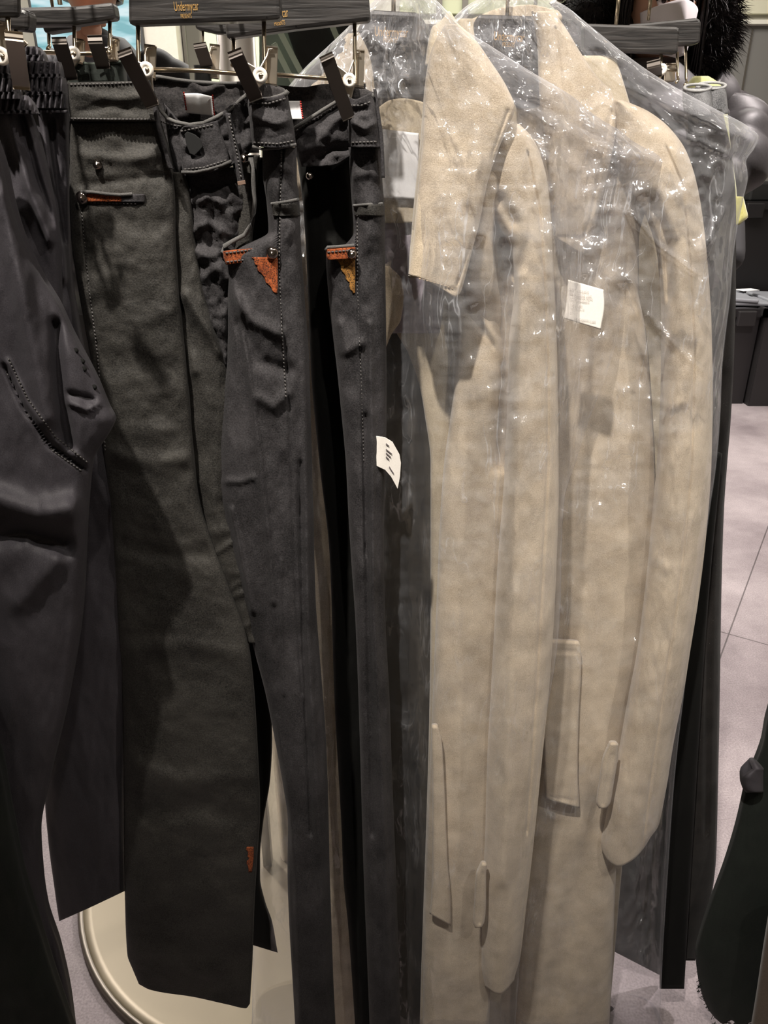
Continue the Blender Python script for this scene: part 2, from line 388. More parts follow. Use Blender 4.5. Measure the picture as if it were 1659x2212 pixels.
    cmul = n.new('ShaderNodeMath'); cmul.operation = 'MULTIPLY'; l.new(ce.outputs[0], cmul.inputs[0]); l.new(mm.outputs[0], cmul.inputs[1])
    h0 = n.new('ShaderNodeMath'); h0.operation = 'MULTIPLY_ADD'; h0.inputs[1].default_value = .05; l.new(mr.outputs[0], h0.inputs[0]); l.new(hz.outputs[0], h0.inputs[2]); hz = h0
    hq = n.new('ShaderNodeMath'); hq.operation = 'MULTIPLY_ADD'; hq.inputs[1].default_value = .11; l.new(mm.outputs[0], hq.inputs[0]); l.new(hz.outputs[0], hq.inputs[2]); hz = hq
    hs = n.new('ShaderNodeMath'); hs.operation = 'ADD'; hs.use_clamp = True; l.new(hz.outputs[0], hs.inputs[0]); l.new(cmul.outputs[0], hs.inputs[1]); hz = hs
    m1 = n.new('ShaderNodeMixShader'); l.new(hz.outputs[0], m1.inputs[0]); l.new(tr.outputs[0], m1.inputs[1]); l.new(dm.outputs[0], m1.inputs[2])
    fm = n.new('ShaderNodeMath'); fm.operation = 'MULTIPLY_ADD'; fm.use_clamp = True; fm.inputs[1].default_value = gl * .16; fm.inputs[2].default_value = .045; l.new(mm.outputs[0], fm.inputs[0])
    m2 = n.new('ShaderNodeMixShader'); l.new(fm.outputs[0], m2.inputs[0]); l.new(m1.outputs[0], m2.inputs[1]); l.new(gs.outputs[0], m2.inputs[2])
    l.new(m2.outputs[0], out.inputs['Surface'])
    return m
film = plastic('polythene_film')

# ---------------------------------------------------------------- room shell
def floor_mat():
    m, nt, n, l, b = nm('floor_concrete')
    tc = n.new('ShaderNodeTexCoord')
    t = n.new('ShaderNodeTexNoise'); t.inputs['Scale'].default_value = 2.2; t.inputs['Detail'].default_value = 9; t.inputs['Roughness'].default_value = .65; l.new(tc.outputs['Object'], t.inputs['Vector'])
    r = n.new('ShaderNodeValToRGB'); r.color_ramp.elements[0].position = .3; r.color_ramp.elements[1].position = .72
    r.color_ramp.elements[0].color = (.21, .175, .185, 1); r.color_ramp.elements[1].color = (.50, .44, .45, 1); l.new(t.outputs['Fac'], r.inputs[0])
    v = n.new('ShaderNodeTexNoise'); v.inputs['Scale'].default_value = 260; v.inputs['Detail'].default_value = 2; l.new(tc.outputs['Object'], v.inputs['Vector'])
    mx = n.new('ShaderNodeMixRGB'); mx.blend_type = 'OVERLAY'; mx.inputs[0].default_value = .5; l.new(r.outputs[0], mx.inputs[1]); l.new(v.outputs['Fac'], mx.inputs[2])
    # thin saw-cut joints of the large slabs
    br = n.new('ShaderNodeTexBrick'); br.offset = 0; br.inputs['Scale'].default_value = 1; br.inputs['Mortar Size'].default_value = .0022; br.inputs['Brick Width'].default_value = 2.6; br.inputs['Row Height'].default_value = 2.6
    br.inputs['Color1'].default_value = br.inputs['Color2'].default_value = (1, 1, 1, 1); br.inputs['Mortar'].default_value = (.35, .34, .34, 1)
    mp = n.new('ShaderNodeMapping'); mp.inputs['Rotation'].default_value = (0, 0, .55); mp.inputs['Location'].default_value = (.13, .42, 0); l.new(tc.outputs['Object'], mp.inputs['Vector']); l.new(mp.outputs[0], br.inputs['Vector'])
    mu = n.new('ShaderNodeMixRGB'); mu.blend_type = 'MULTIPLY'; mu.inputs[0].default_value = 1; l.new(mx.outputs[0], mu.inputs[1]); l.new(br.outputs['Color'], mu.inputs[2])
    l.new(mu.outputs[0], b.inputs['Base Color']); b.inputs['Roughness'].default_value = .55
    bp = n.new('ShaderNodeBump'); bp.inputs['Strength'].default_value = .25; bp.inputs['Distance'].default_value = .002; l.new(v.outputs['Fac'], bp.inputs['Height']); l.new(bp.outputs[0], b.inputs['Normal'])
    return m
fl = setp(box('floor', (.3, 2.2, -.05), (9, 9.4, .1), floor_mat()), kind='structure')
wall_m = fabric('wall_paint_beige', (.52, .50, .43), (.56, .54, .47), 60, 3, .6, 0, .03)
grey_m = plain('panel_grey', (.17, .165, .155), .5)
green_m = plain('panel_sage', (.40, .42, .27), .45)
cream_m = plain('panel_cream', (.62, .60, .46), .45)
frame_m = plain('panel_frame', (.10, .09, .075), .4, .3)
rail_m = plain('ledge_light', (.70, .68, .60), .4)
ceil_m = plain('ceiling_white', (.7, .68, .62), .8)
YB = 5.6
setp(box('wall_back', (.3, YB + .1, 1.4), (9, .2, 2.9), wall_m), kind='structure')
setp(box('wall_left', (-3.6, 2.2, 1.4), (.2, 9.4, 2.9), wall_m), kind='structure')
setp(box('wall_right', (4.3, 2.2, 1.4), (.2, 9.4, 2.9), wall_m), kind='structure')
setp(box('wall_front', (.3, -2.3, 1.4), (9, .2, 2.9), wall_m), kind='structure')
setp(box('ceiling', (.3, 2.2, 2.85), (9, 9.4, .1), ceil_m), kind='structure')
for i, (x, y) in enumerate([(-.35, -.22), (1.25, -.15), (1.6, 2.2), (-1.4, 2.4), (.45, -.55)]):
    t = thing('ceiling_spotlight', (x, y, 2.8), ['round ceiling spotlight above the trouser end of the rack', 'round ceiling spotlight above the coat end of the rack', 'round ceiling spotlight over the open floor on the right', 'round ceiling spotlight over the floor on the left', 'round ceiling spotlight behind the middle of the rack front'][i], 'spotlight')
    lathe('trim_ring', [(.075, 0), (.075, -.012), (.05, -.012), (.05, -.002)], (x, y, 2.8), rail_m, t)
    lathe('lens', [(.048, 0), (.048, -.004)], (x, y, 2.797), plain('lamp_glass%d' % i, (1, .93, .82), .3, 0, .5, 14), t)

# wall cabinets across the back (upper panels, ledge, lower doors)
def wx(px, py=30): return P(px, py, YB).x
cab = thing('wall_cabinet', (P(1400, 60, YB).x, YB - .03, 0), 'sage and cream panelled cabinet wall behind the woman in the mask', 'cabinet')
zl = P(1400, 56, YB - .03).z
X0 = wx(860); X1 = wx(1900)
bm = bmesh.new(); box_bm(bm, ((X0 + X1) / 2, YB - .02, zl / 2), (X1 - X0, .04, zl)); from_bm('lower_panel', bm, grey_m, cab, False)
box('ledge', ((X0 + X1) / 2, YB - .05, zl + .012), (X1 - X0, .10, .024), rail_m, cab, .003)
for a, b, m in [(862, 945, green_m), (950, 1000, green_m), (1005, 1150, green_m), (1155, 1338, green_m), (1341, 1570, green_m), (1573, 1900, cream_m)]:
    xa, xb = wx(a), wx(b); box('upper_panel', ((xa + xb) / 2, YB - .03, (zl + 2.75) / 2 + .03), (xb - xa - .006, .05, 2.75 - zl - .06), m, cab, .004)
for a in (947, 1002):
    box('frame_post', (wx(a), YB - .045, (zl + 2.75) / 2), (.035, .07, 2.75 - zl), frame_m, cab)
box('panel_joint', (wx(1625), YB - .045, zl * .5), (.008, .012, zl - .04), frame_m, cab)
# left: beige cupboards, sage door and a glowing screen
cupb = thing('tall_cupboard', (wx(350), YB - .15, 0), 'tall plain beige cupboard left of the chrome column', 'cupboard')
xa, xb = wx(318), wx(396)
box('body', ((xa + xb) / 2, YB - .12, 1.3), (xb - xa, .24, 2.6), fabric('cupboard_beige', (.56, .52, .45), (.6, .56, .49), 40, 3, .5, 0, .02), cupb, .004)
box('handle', (xb - .04, YB - .255, 1.15), (.012, .02, .2), metal, cupb, .003)
sg = thing('glass_panel', (wx(430), YB - .1, 0), 'pale green frosted panel between the beige cupboard and the chrome column', 'panel')
xa, xb = wx(399), wx(560)
box('pane', ((xa + xb) / 2, YB - .08, 1.3), (xb - xa, .03, 2.6), plain('frost_green', (.62, .72, .47), .35), sg, .002)
box('frame', (xa + .01, YB - .1, 1.3), (.02, .05, 2.6), frame_m, sg)
scr = thing('display_screen', (wx(270), YB - .3, 0), 'glowing light blue display screen behind the man', 'screen')
def screen_mat():
    m, nt, n, l, b = nm('screen_picture')
    tc = n.new('ShaderNodeTexCoord'); mp = n.new('ShaderNodeMapping'); mp.inputs['Rotation'].default_value = (0, .35, 0); mp.inputs['Scale'].default_value = (2.0, 2, 9); l.new(tc.outputs['Object'], mp.inputs[0])
    t = n.new('ShaderNodeTexNoise'); t.inputs['Scale'].default_value = 2.0; t.inputs['Detail'].default_value = 3; l.new(mp.outputs[0], t.inputs['Vector'])
    r = n.new('ShaderNodeValToRGB'); e = r.color_ramp.elements; e[0].position = .35; e[0].color = (.20, .52, .58, 1); e[1].position = .6; e[1].color = (.75, .95, 1, 1)
    x = r.color_ramp.elements.new(.48); x.color = (.45, .78, .85, 1); l.new(t.outputs['Fac'], r.inputs[0])
    b.inputs['Base Color'].default_value = (0, 0, 0, 1); l.new(r.outputs[0], b.inputs['Emission Color']); b.inputs['Emission Strength'].default_value = .8
    return m
xa, xb = wx(108) , wx(322)
box('housing', ((xa + xb) / 2, YB - .24, 1.55), (xb - xa + .04, .06, 2.2), plain('screen_housing', (.02, .02, .02), .4), scr, .004)
box('picture', ((xa + xb) / 2, YB - .275, 1.55), (xb - xa, .006, 2.14), screen_mat(), scr)
# dark angled mirror / stair side seen under the middle hangers
esc = thing('display_shelf', (P(660, 110, 3.0).x, 3.0, 0), 'black slanted display shelf with pale green rails seen below the middle hanger', 'shelf')
slab('side_panel', [(560, 60), (650, 70), (700, 200), (560, 200)], 3.02, .05, plain('green_grey', (.16, .20, .16), .4), esc, .002)
slab('back_panel', [(618, 62), (760, 40), (800, 190), (665, 200)], 2.99, .04, plain('gloss_black', (.012, .013, .013), .25), esc, .002)
for (a, b) in (((600, 60), (668, 190)), ((592, 95), (640, 190)), ((715, 50), (740, 110))):
    bar('rail', P(a[0], a[1], 2.95), P(b[0], b[1], 2.95), .016, .02, plain('rail_green', (.42, .5, .38), .4), esc)
for a in (620, 700): bar('leg', P(a, 190, 3.0), (P(a, 190, 3.0).x, 3.0, 0), .03, .03, frame_m, esc)

# ---------------------------------------------------------------- rack with column and round base
rack = thing('clothes_rack', (-.20, 1.12, 0), 'steel clothes rack with round base plate and thick polished column', 'clothes rack')
lathe('base_plate', [(.0, .0), (.385, 0), (.39, .004), (.39, .010), (.383, .015), (.37, .013), (.0, .013)], (-.20, 1.12, 0), plain('base_cream_gloss', (.30, .26, .18), .35, .25), rack, 96)
lathe('rim', [(.392, .002), (.397, .008), (.392, .017), (.386, .012)], (-.20, 1.12, 0), plain('rim_metal', (.22, .20, .17), .4, .8), rack, 96)
tube('column', [(-.185, 1.12, .01), (-.185, 1.12, 1.70)], .024, steel, rack, 32)
bar('upright', (-.232, 1.10, .01), (-.232, 1.10, 1.70), .017, .02, plain('upright_grey', (.36, .35, .30), .35, .6), rack)
RZ = 1.56
RA, RB = Vector((-.62, .36, RZ)), Vector((.62, 1.12, RZ))
tube('hang_rail', [RA, RB], .011, steel, rack, 16)
tube('rail_arm', [(-.185, 1.12, 1.68), (-.185, 1.12, 1.70), (RA.lerp(RB, .5).x, RA.lerp(RB, .5).y, 1.70), (RA.lerp(RB, .5).x, RA.lerp(RB, .5).y, RZ)], .010, steel, rack, 12)
def rail_y(x): t = (x - RA.x) / (RB.x - RA.x); return RA.y + t * (RB.y - RA.y)

# ---------------------------------------------------------------- clip hangers
def hook(parent, top, mat=metal_wire):
    """wire hook from the bar up over the rail"""
    xr, yr = top.x, rail_y(top.x)
    pts = [top, Vector((top.x, top.y, top.z + .02)), Vector((xr, (top.y + yr * 2) / 3, (top.z + .02 + RZ) / 2)), Vector((xr + .0, yr - .017, RZ - .005))]
    for k in range(9):
        a = math.pi * (1 - k / 8); pts.append(Vector((xr, yr + .016 * math.cos(a), RZ + .016 * math.sin(a) + .0)))
    tube('hook', pts, .0017, mat, parent, 8)
def clip(parent, top, bot, wash, back, Y, wpx=26, jm=metal_dark):
    g = parent
    s = mpp(150, Y)
    c = bpy.data.objects.new('clip', None); C.objects.link(c); c.parent = g; c.location = P(wash[0], wash[1], Y) - rootloc(g); c.empty_display_size = .01
    bar('front_jaw', P(top[0], top[1], Y - .040), P(bot[0], bot[1], Y - .018), wpx * s * .8, .004, jm, c, .0012, (1, .3, 0))
    slab('bracket', [(top[0] + wpx * .35, top[1] + 4), (top[0] + wpx * .75, top[1] + 14), (wash[0] + 8, wash[1] - 8), (wash[0] + 10, wash[1] + 14), (bot[0] + wpx * .1, bot[1] - 14)], Y - .007, .003, metal, c, .0006)
    bar('back_jaw', P(back[0], back[1], Y + .006), P(back[0] - 2, back[2], Y + .004), 17 * s, .003, metal, c, .001, (1, 0, 0))
    lathe('washer', [(.0, .0), (.0042, 0), (.0046, .001), (.0046, .003), (.0028, .0036), (.0022, .003), (0, .003)], P(wash[0], wash[1], Y - .009), white_plastic, c, 24, 'Y')
    tube('pivot', [P(wash[0], wash[1], Y - .013), P(wash[0], wash[1], Y + .004)], .0014, metal_wire, c, 8)
    b = bmesh.new(); q0 = P(wash[0] - 4, wash[1] - 10, Y - .004); 
    tube_bm(b, [P(wash[0] - 20, wash[1] - 6, Y - .006), P(wash[0] - 4, wash[1] - 9, Y - .005), P(back[0] - 12, back[1] + 18, Y), P(back[0] - 8, back[1] + 3, Y + .002), P(back[0] + 2, back[1] + 2, Y + .002)], .0007, 6)
    from_bm('spring_wire', b, metal, c)
def clip_hanger(label, poly, Y, wires, rod, clips, txt=None, group='clip hangers on the rail', thick=.014, Yw=None, hookx=None):
    cx = sum(p[0] for p in poly) / len(poly)
    top = P(cx, min(p[1] for p in poly), Y + thick / 2)
    t = thing('clip_hanger', top, label, 'hanger', group)
    slab('wooden_bar', poly, Y, thick, wood, t, .0022)
    for x, y0, y1 in wires:
        r = bmesh.new(); yy = Y + thick / 2
        tube_bm(r, [P(x, y0, yy), P(x + 1, y1 - 8, yy), P(x + 2, y1, yy - .004), P(x - 2, y1 + 6, yy - .012)], .0014, 8)
        from_bm('wire_leg', r, metal_wire, t)
    if rod: tube('rod', [P(a, b, Y + thick / 2 - .008) for a, b in rod], .0014, metal_wire, t, 8)
    for cdef in clips: clip(t, *cdef[:4], Y + thick / 2, *cdef[4:])
    hook(t, P(hookx if hookx else cx, min(p[1] for p in poly) + 6, Y + thick / 2))
    if txt:
        for body, px, py, h, xs, rd in txt: text('gold_lettering', body, px, py, Y - .0004, h, gold, t, xs, rd)
    return t
JY = .57
clip_hanger('charcoal wooden clip hanger with gold lettering holding the front jeans', [(276, -14), (603, -20), (606, 40), (577, 43), (277, 53)], JY, [(298, 52, 148), (570, 42, 158)],
    [(318, 150), (440, 153), (562, 163)], [((270, 114), (328, 224), (318, 151), (325, 101, 168)), ((508, 116), (552, 210), (563, 163), (588, 104, 182))],
    [('Undermycar', 402, 14, 25, .42, -2), ('PRESENTS', 402, 35, 12, .45, -2)])
J2Y = .615
clip_hanger('charcoal wooden clip hanger half hidden behind the front one holding the second jeans', [(484, 10), (560, -14), (795, -30), (801, 44), (640, 62), (488, 83)], J2Y, [(504, 80, 135), (766, 48, 176)],
    [(575, 160), (660, 166), (756, 173)], [((706, 124), (752, 252), (755, 174), (776, 111, 186))],
    [('Undermycar', 596, 31, 25, .42, -8), ('PRESENTS', 604, 50, 12, .45, -6)])
PY_ = .54
clip_hanger('weathered dark wooden clip hanger in front of the man with his hand at his chin', [(14, 16), (160, 13), (243, 4), (249, 40), (205, 47), (158, 54), (14, 56)], .64, [(160, 52, 112), (237, 45, 108)],
    [(90, 113), (160, 116), (240, 114)], [((128, 88), (152, 166), (161, 116), (171, 88, 135)), ((205, 85), (222, 140), (214, 114), (246, 85, 130))], hookx=130)
clip_hanger('short dark wooden bar of a clip hanger below the weathered one at far left', [(88, 50), (166, 50), (163, 62), (95, 72)], .70, [(105, 70, 100)], None, [], hookx=120)
clip_hanger('grey metal plated clip hanger cut by the left edge of the photo', [(-80, -20), (38, -20), (39, 36), (-80, 37)], .50, [(17, 34, 78)],
    [(-60, 122), (6, 122)], [((30, 78), (46, 184), (6, 122), (4, 50, 118), 30, metal)], thick=.006)
clip_hanger('dark wooden clip hanger with pale cut end at the left edge', [(-80, 20), (50, 18), (62, 26), (60, 66), (-80, 52)], .545, [(33, 62, 74)], None, [], hookx=20)
clip_hanger('small charcoal clip hanger seen behind the column', [(420, 46), (520, 46), (520, 76), (466, 72), (422, 62)], .93, [(438, 62, 122)], None, [((432, 98), (446, 140), (448, 128), (464, 98, 168))], hookx=470)
clip_hanger('charcoal wooden clip hanger at the right with pale worn edges', [(1262, 50), (1464, 57), (1470, 64), (1465, 116), (1362, 112), (1262, 106)], .80, [(1428, 114, 160), (1463, 112, 172)], [(1415, 150), (1462, 152)],
    [((1412, 138), (1416, 160), (1428, 150), (1448, 140, 174))], hookx=1330)
clip_hanger('charcoal wooden clip hanger behind the right hand one under the face mask', [(1358, 52), (1508, 38), (1516, 46), (1513, 92), (1500, 97), (1358, 99)], .86, [(1481, 95, 178)], None, [], hookx=1400)

# ---------------------------------------------------------------- front jeans
def wr(pts, wd, d): return (pts, wd, d)
j1 = thing('jeans', P(340, 180, JY), 'front pair of black coated jeans with rust painted pocket corner and white inner label', 'jeans', None)
# left leg, the broad flat panel
legL_rows = [(262, 150, 345), (330, 150, 365), (420, 150, 378), (520, 154, 380), (600, 165, 384), (700, 182, 394), (850, 208, 408), (1000, 226, 420), (1080, 236, 430), (1170, 244, 458), (1270, 250, 496), (1370, 255, 532), (1450, 262, 545), (1600, 266, 556), (1750, 267, 562), (1850, 268, 556), (1950, 270, 550), (2070, 275, 545), (2110, 288, 542), (2140, 300, 540)]
fl1 = [wr([(170, 330), (260, 345), (360, 330)], 14, .003), wr([(180, 400), (350, 380)], 10, -.002), wr([(172, 420), (190, 600), (215, 850), (228, 1100)], 2.2, -.0022),
       wr([(260, 1400), (400, 1390), (540, 1420)], 22, .003), wr([(270, 1640), (380, 1690), (550, 1680)], 22, .004), wr([(280, 1760), (420, 1740), (550, 1770)], 26, -.003),
       wr([(230, 980), (330, 1000), (420, 985)], 18, .003), wr([(250, 1180), (380, 1200), (470, 1190)], 20, -.003), wr([(300, 700), (380, 660)], 22, .003), wr([(205, 760), (300, 790), (400, 800)], 26, -.002)]
A1 = cloth('left_leg', legL_rows, JY + .012, .014, denim, j1, step=6, ex=3.2, folds=fl1, amp=.0030, nsx=55, nsy=45, seed=1, botc=[(-1, -14), (-.8, -2), (0, 14), (.6, 30), (.93, 38), (1, 28)], fall=160)
A0 = cloth('waistband', [(178, 147, 326), (195, 147, 330), (235, 149, 338), (262, 152, 345)], JY + .004, .012, denim, j1, step=3, ex=4, folds=[wr([(150, 200), (250, 215), (320, 205)], 12, .0015), wr([(150, 245), (240, 228), (330, 240)], 12, -.0015), wr([(150, 264), (340, 268)], 3, -.003)], amp=.0008, nsx=25, nsy=15, topc=[(-1, 0), (0, -2), (.8, -3), (1, -6)], fall=30)
# strip of the leg turned towards the back, between the panel and the fly
B1 = cloth('left_leg_side', [(372, 366, 398), (420, 370, 412), (500, 374, 420), (600, 380, 436), (700, 388, 462), (770, 394, 486), (850, 400, 500), (1000, 415, 500), (1080, 428, 490), (1180, 450, 520), (1300, 500, 545), (1390, 530, 560)], JY + .024, .014, denim, j1, step=5, ex=2.4,
    folds=[wr([(400, 640), (440, 700), (478, 760)], 14, .005), wr([(385, 700), (420, 800)], 12, .003)] + [wr([(438 + i * 9, 1112 + i * 26 + 9 * math.sin(i * 2.3)), (484 + i * 9, 1100 + i * 26 + 14 * math.sin(i * 1.7))], 5 + 2 * (i % 3), .0004 + .0007 * (i % 4)) for i in range(10)], amp=.003, nsx=30, nsy=60, seed=2)
# inside of the back waist
IN1 = cloth('inner_waistband', [(170, 318, 560), (200, 322, 560), (290, 335, 560), (330, 345, 560)], JY + .058, .006, denim_in, j1, step=4, ex=4, folds=[wr([(415, 180), (440, 196), (480, 182)], 10, .003)], amp=.002, nsx=30, nsy=30, topc=[(-1, -8), (-.6, 0), (0, 10), (.6, 14), (1, 12)], fall=30, seed=3)
tube('back_hem_edge', [P(x, y, JY + .051) for x, y in [(318, 164), (345, 166), (380, 172), (420, 177), (470, 180), (520, 180), (548, 178)]], .0012, hem_edge, j1, 8)
lb = cloth('size_label', [(202, 396, 458), (225, 400, 460), (244, 402, 463)], JY + .046, .0008, label_white, j1, step=3, ex=6, topc=[(-1, 0), (-.2, -1), (1, 6)], botc=[(-1, 0), (1, 6)], fall=44, folds=[wr([(430, 200), (432, 246)], 3, -.001)], label='white woven size label')
stitches(j1, [([(397, 200), (403, 242)], lambda x, y: JY + .0440), ([(459, 206), (463, 249)], lambda x, y: JY + .0440)], red_thread, 2, 3, .0006, 'red_stitching')
# front waist with the buttonhole end
wbf = [wr([(395, 285), (470, 262), (520, 225)], 12, .002), wr([(415, 300), (420, 330)], 16, .002), wr([(500, 240), (512, 300), (522, 350)], 4, -.003), wr([(540, 220), (520, 300)], 10, -.003)]
W1 = cloth('front_waistband', [(262, 352, 545), (300, 358, 548), (352, 372, 552), (378, 385, 540)], JY + .022, .010, denim2, j1, step=3, ex=3, folds=wbf, amp=.0022, nsx=22, nsy=22, seed=4, topc=[(-1, -42), (-.85, -22), (-.7, -3), (-.4, 5), (-.1, 3), (.2, -10), (.5, -34), (.75, -55), (1, -66)], botc=[(-1, 4), (-.3, 0), (.3, -14), (.8, -38), (1, -50)], fall=112)
TAB1 = cloth('buttonhole_tab', [(272, 390, 470), (300, 388, 478), (340, 392, 492), (374, 394, 498)], JY + .010, .005, denim2, j1, step=3, ex=3.5, folds=[wr([(404, 292), (424, 300), (432, 330), (414, 330)], 12, -.006)], amp=.0012, nsx=20, nsy=20, seed=5, topc=[(-1, 8), (-.8, 0), (0, -2), (1, -12)], botc=[(-1, 3), (0, 0), (1, -20)], fall=95)
bh = slab('buttonhole', [(398, 290), (404, 284), (420, 290), (432, 300), (437, 318), (430, 326), (420, 336), (410, 332), (403, 315)], JY + .0045, .0015, plain('hole_black', (.003, .003, .003), .9), j1, .0004)
fe = [(338, 216), (348, 240), (362, 256), (380, 264), (410, 270), (440, 266), (470, 252), (497, 236), (520, 216), (534, 204)]
tube('front_hem_edge', [P(x, y, JY + .010 + .002 * (x > 480)) for x, y in fe], .0013, hem_edge, j1, 8)
tube('tab_edge', [P(x, y, JY + .0052) for x, y in [(392, 372), (420, 372), (450, 366), (480, 357), (500, 348)]], .0011, hem_edge, j1, 8)
# fly
FLY = cloth('fly', [(362, 393, 540), (420, 400, 540), (500, 406, 530), (580, 414, 520), (660, 434, 500), (740, 466, 494), (790, 484, 494)], JY + .030, .014, denim2, j1, step=5, ex=2.4, folds=[wr([(455, 385), (462, 480), (478, 560)], 2.5, -.002), wr([(410, 440), (450, 425), (480, 440)], 9, .004), wr([(415, 500), (450, 480), (480, 500)], 9, .004), wr([(420, 540), (450, 560), (480, 545)], 10, .004), wr([(425, 400), (445, 410), (470, 400)], 7, -.004), wr([(440, 600), (470, 580), (500, 600)], 12, .005)], amp=.006, nsx=22, nsy=26, seed=6)
# right front with pocket opening
RF = cloth('front_panel', [(335, 500, 562), (400, 508, 556), (460, 510, 552), (520, 505, 545), (560, 500, 545)], JY + .026, .008, denim, j1, step=5, ex=3, amp=.001)
tube('pocket_edge', [P(x, y, JY + .014) for x, y in [(541, 340), (547, 380), (550, 430), (548, 460), (540, 490), (528, 508), (505, 520), (484, 532), (478, 542), (486, 548), (510, 545), (560, 538), (592, 530)]], .0016, hem_edge, j1, 8)
cloth('pocket_inside', [(340, 545, 590), (430, 548, 600), (520, 540, 605), (560, 535, 605)], JY + .046, .006, plain('pocket_black', (.004, .004, .004), .9), j1, step=8)
# right leg
legR_rows = [(318, 566, 640), (380, 568, 640), (440, 576, 646), (500, 580, 648), (534, 520, 650), (560, 484, 652), (620, 492, 656), (700, 492, 662), (780, 490, 668), (850, 482, 670), (960, 474, 673), (1040, 473, 675), (1100, 480, 677), (1200, 502, 679), (1300, 524, 682), (1400, 548, 689), (1500, 574, 697), (1600, 594, 704), (1700, 612, 708), (1780, 622, 710), (1880, 621, 712), (2000, 625, 716), (2120, 632, 720), (2260, 640, 727)]
flR = [wr([(612, 320), (605, 420), (600, 540), (606, 660), (620, 780), (625, 900), (632, 1100), (640, 1300), (652, 1500)], 2.5, -.0026), wr([(515, 640), (525, 720), (545, 850), (560, 980), (580, 1160), (590, 1300)], 7, .004),
       wr([(495, 620), (540, 690), (600, 720)], 14, .006), wr([(520, 700), (560, 780), (620, 800)], 16, -.004), wr([(560, 860), (590, 880), (622, 850)], 12, .004), wr([(478, 1040), (520, 1040), (545, 1032)], 7, .003),
       wr([(500, 1100), (520, 1200), (545, 1320)], 6, .005), wr([(608, 1210), (606, 1300), (612, 1500)], 3, .003), wr([(660, 700), (664, 1100), (668, 1400), (690, 1800), (706, 2200)], 8, .004), wr([(648, 1000), (655, 1400), (672, 1800)], 6, -.004),
       wr([(605, 460), (640, 470)], 10, -.003), wr([(610, 360), (636, 372)], 10, .003), wr([(596, 1550), (618, 1700), (640, 1900), (650, 2200)], 7, .003)]
R1 = cloth('right_leg', legR_rows, JY + .020, .022, denim2, j1, step=5, ex=2.3, folds=flR, amp=.0030, nsx=34, nsy=70, seed=7, colw=3)
fyR = R1.fy
WL = cloth('side_waistband', [(205, 536, 620), (225, 536, 624), (270, 540, 634), (316, 545, 640)], JY + .004, .016, denim2, j1, step=3, ex=2.6, folds=[wr([(545, 250), (600, 268), (632, 255)], 9, .003), wr([(545, 225), (610, 235)], 10, -.002)], amp=.0016, nsx=22, nsy=18, seed=8, topc=[(-1, 0), (-.4, 6), (.2, 4), (.8, -2), (1, -8)], botc=[(-1, -2), (0, 4), (1, 0)], fall=50)
tube('side_hem_edge', [P(x, y, JY - .006) for x, y in [(538, 196), (534, 204), (540, 212), (560, 216), (585, 214), (605, 208), (618, 202), (622, 196)]], .0014, hem_edge, j1, 8)
cloth('waistband_fold', [(182, 560, 590), (192, 545, 615), (214, 540, 622)], JY + .018, .010, denim_in, j1, step=3, ex=2.4, amp=.001, seed=3, nsx=20, nsy=20)
tube('side_lower_edge', [P(x, y, JY - .008) for x, y in [(545, 316), (565, 322), (600, 320), (640, 312)]], .0009, hem_edge, j1, 8)
# orange painted pocket corner
def surfpatch(name, rows, fy, off, mat, parent, N=14, step=3, label=None, jag=0, seed=0):
    ry = [r[0] for r in rows]; q = np.arange(ry[0], ry[-1] + .01, step); us = np.linspace(-1, 1, N)
    U, Q = np.meshgrid(us, q); xl = pchip(ry, [r[1] for r in rows], Q); xr = pchip(ry, [r[2] for r in rows], Q)
    if jag: xl = xl + jag * vnoise(Q / 5 + seed, Q * 0 + 3)
    X = xl + (xr - xl) * (U + 1) / 2
    Yq = fy(X, Q) - off
    f = Pn(X, Q, Yq); b = f.copy(); b[..., 1] += max(.0004, off * .8)
    n0, n1 = f.shape[:2]; V = f.reshape(-1, 3).tolist() + b.reshape(-1, 3).tolist(); M = n0 * n1; fs = []
    for i in range(n0 - 1):
        for j in range(n1 - 1):
            a = i * n1 + j; fs.append((a, a + 1, a + n1 + 1, a + n1)); fs.append((M + a, M + a + n1, M + a + n1 + 1, M + a + 1))
    for i in range(n0 - 1):
        for j in (0, n1 - 1):
            a = i * n1 + j; fs.append((a, a + n1, M + a + n1, M + a))
    for j in range(n1 - 1):
        for i in (0, n0 - 1):
            a = i * n1 + j; fs.append((a, a + 1, M + a + 1, M + a))
    me = bpy.data.meshes.new(name); me.from_pydata(V, [], fs)
    bm = bmesh.new(); bm.from_mesh(me); bmesh.ops.recalc_face_normals(bm, faces=bm.faces); bm.to_mesh(me); bm.free()
    return link(name, me, mat, parent, True, label)
PB = cloth('pocket_band', [(541, 481, 600), (556, 483, 601), (570, 488, 602)], JY + .004, .004, rust, j1, step=2, ex=5, topc=[(-1, 2), (1, -10)], botc=[(-1, 2), (1, -12)], fall=29, label='rust orange painted band')
surfpatch('painted_corner', [(556, 546, 600), (580, 556, 600), (605, 574, 600), (636, 596, 599)], fyR, .0008, rust, j1, jag=4, label='rust orange paint stain')
surfpatch('back_pocket_band', [(440, 586, 646), (456, 588, 647), (468, 590, 648)], fyR, .0022, denim, j1)
tube('pocket_band_edge', [P(x, y, float(fyR(x, y)) - .003) for x, y in [(586, 440), (605, 438), (628, 434), (644, 430)]], .0010, hem_edge, j1, 8)
def rivet(parent, x, y, Y, r=.0042):
    lathe('rivet', [(0, -.001), (r, -.001), (r * 1.05, .001), (r * .8, .0022), (r * .5, .0030), (0, .0034)], P(x, y, Y), rivet_m, parent, 24, 'Y')
rivet(j1, 588, 546, JY - .003); rivet(j1, 527, 342, JY + .010, .003)
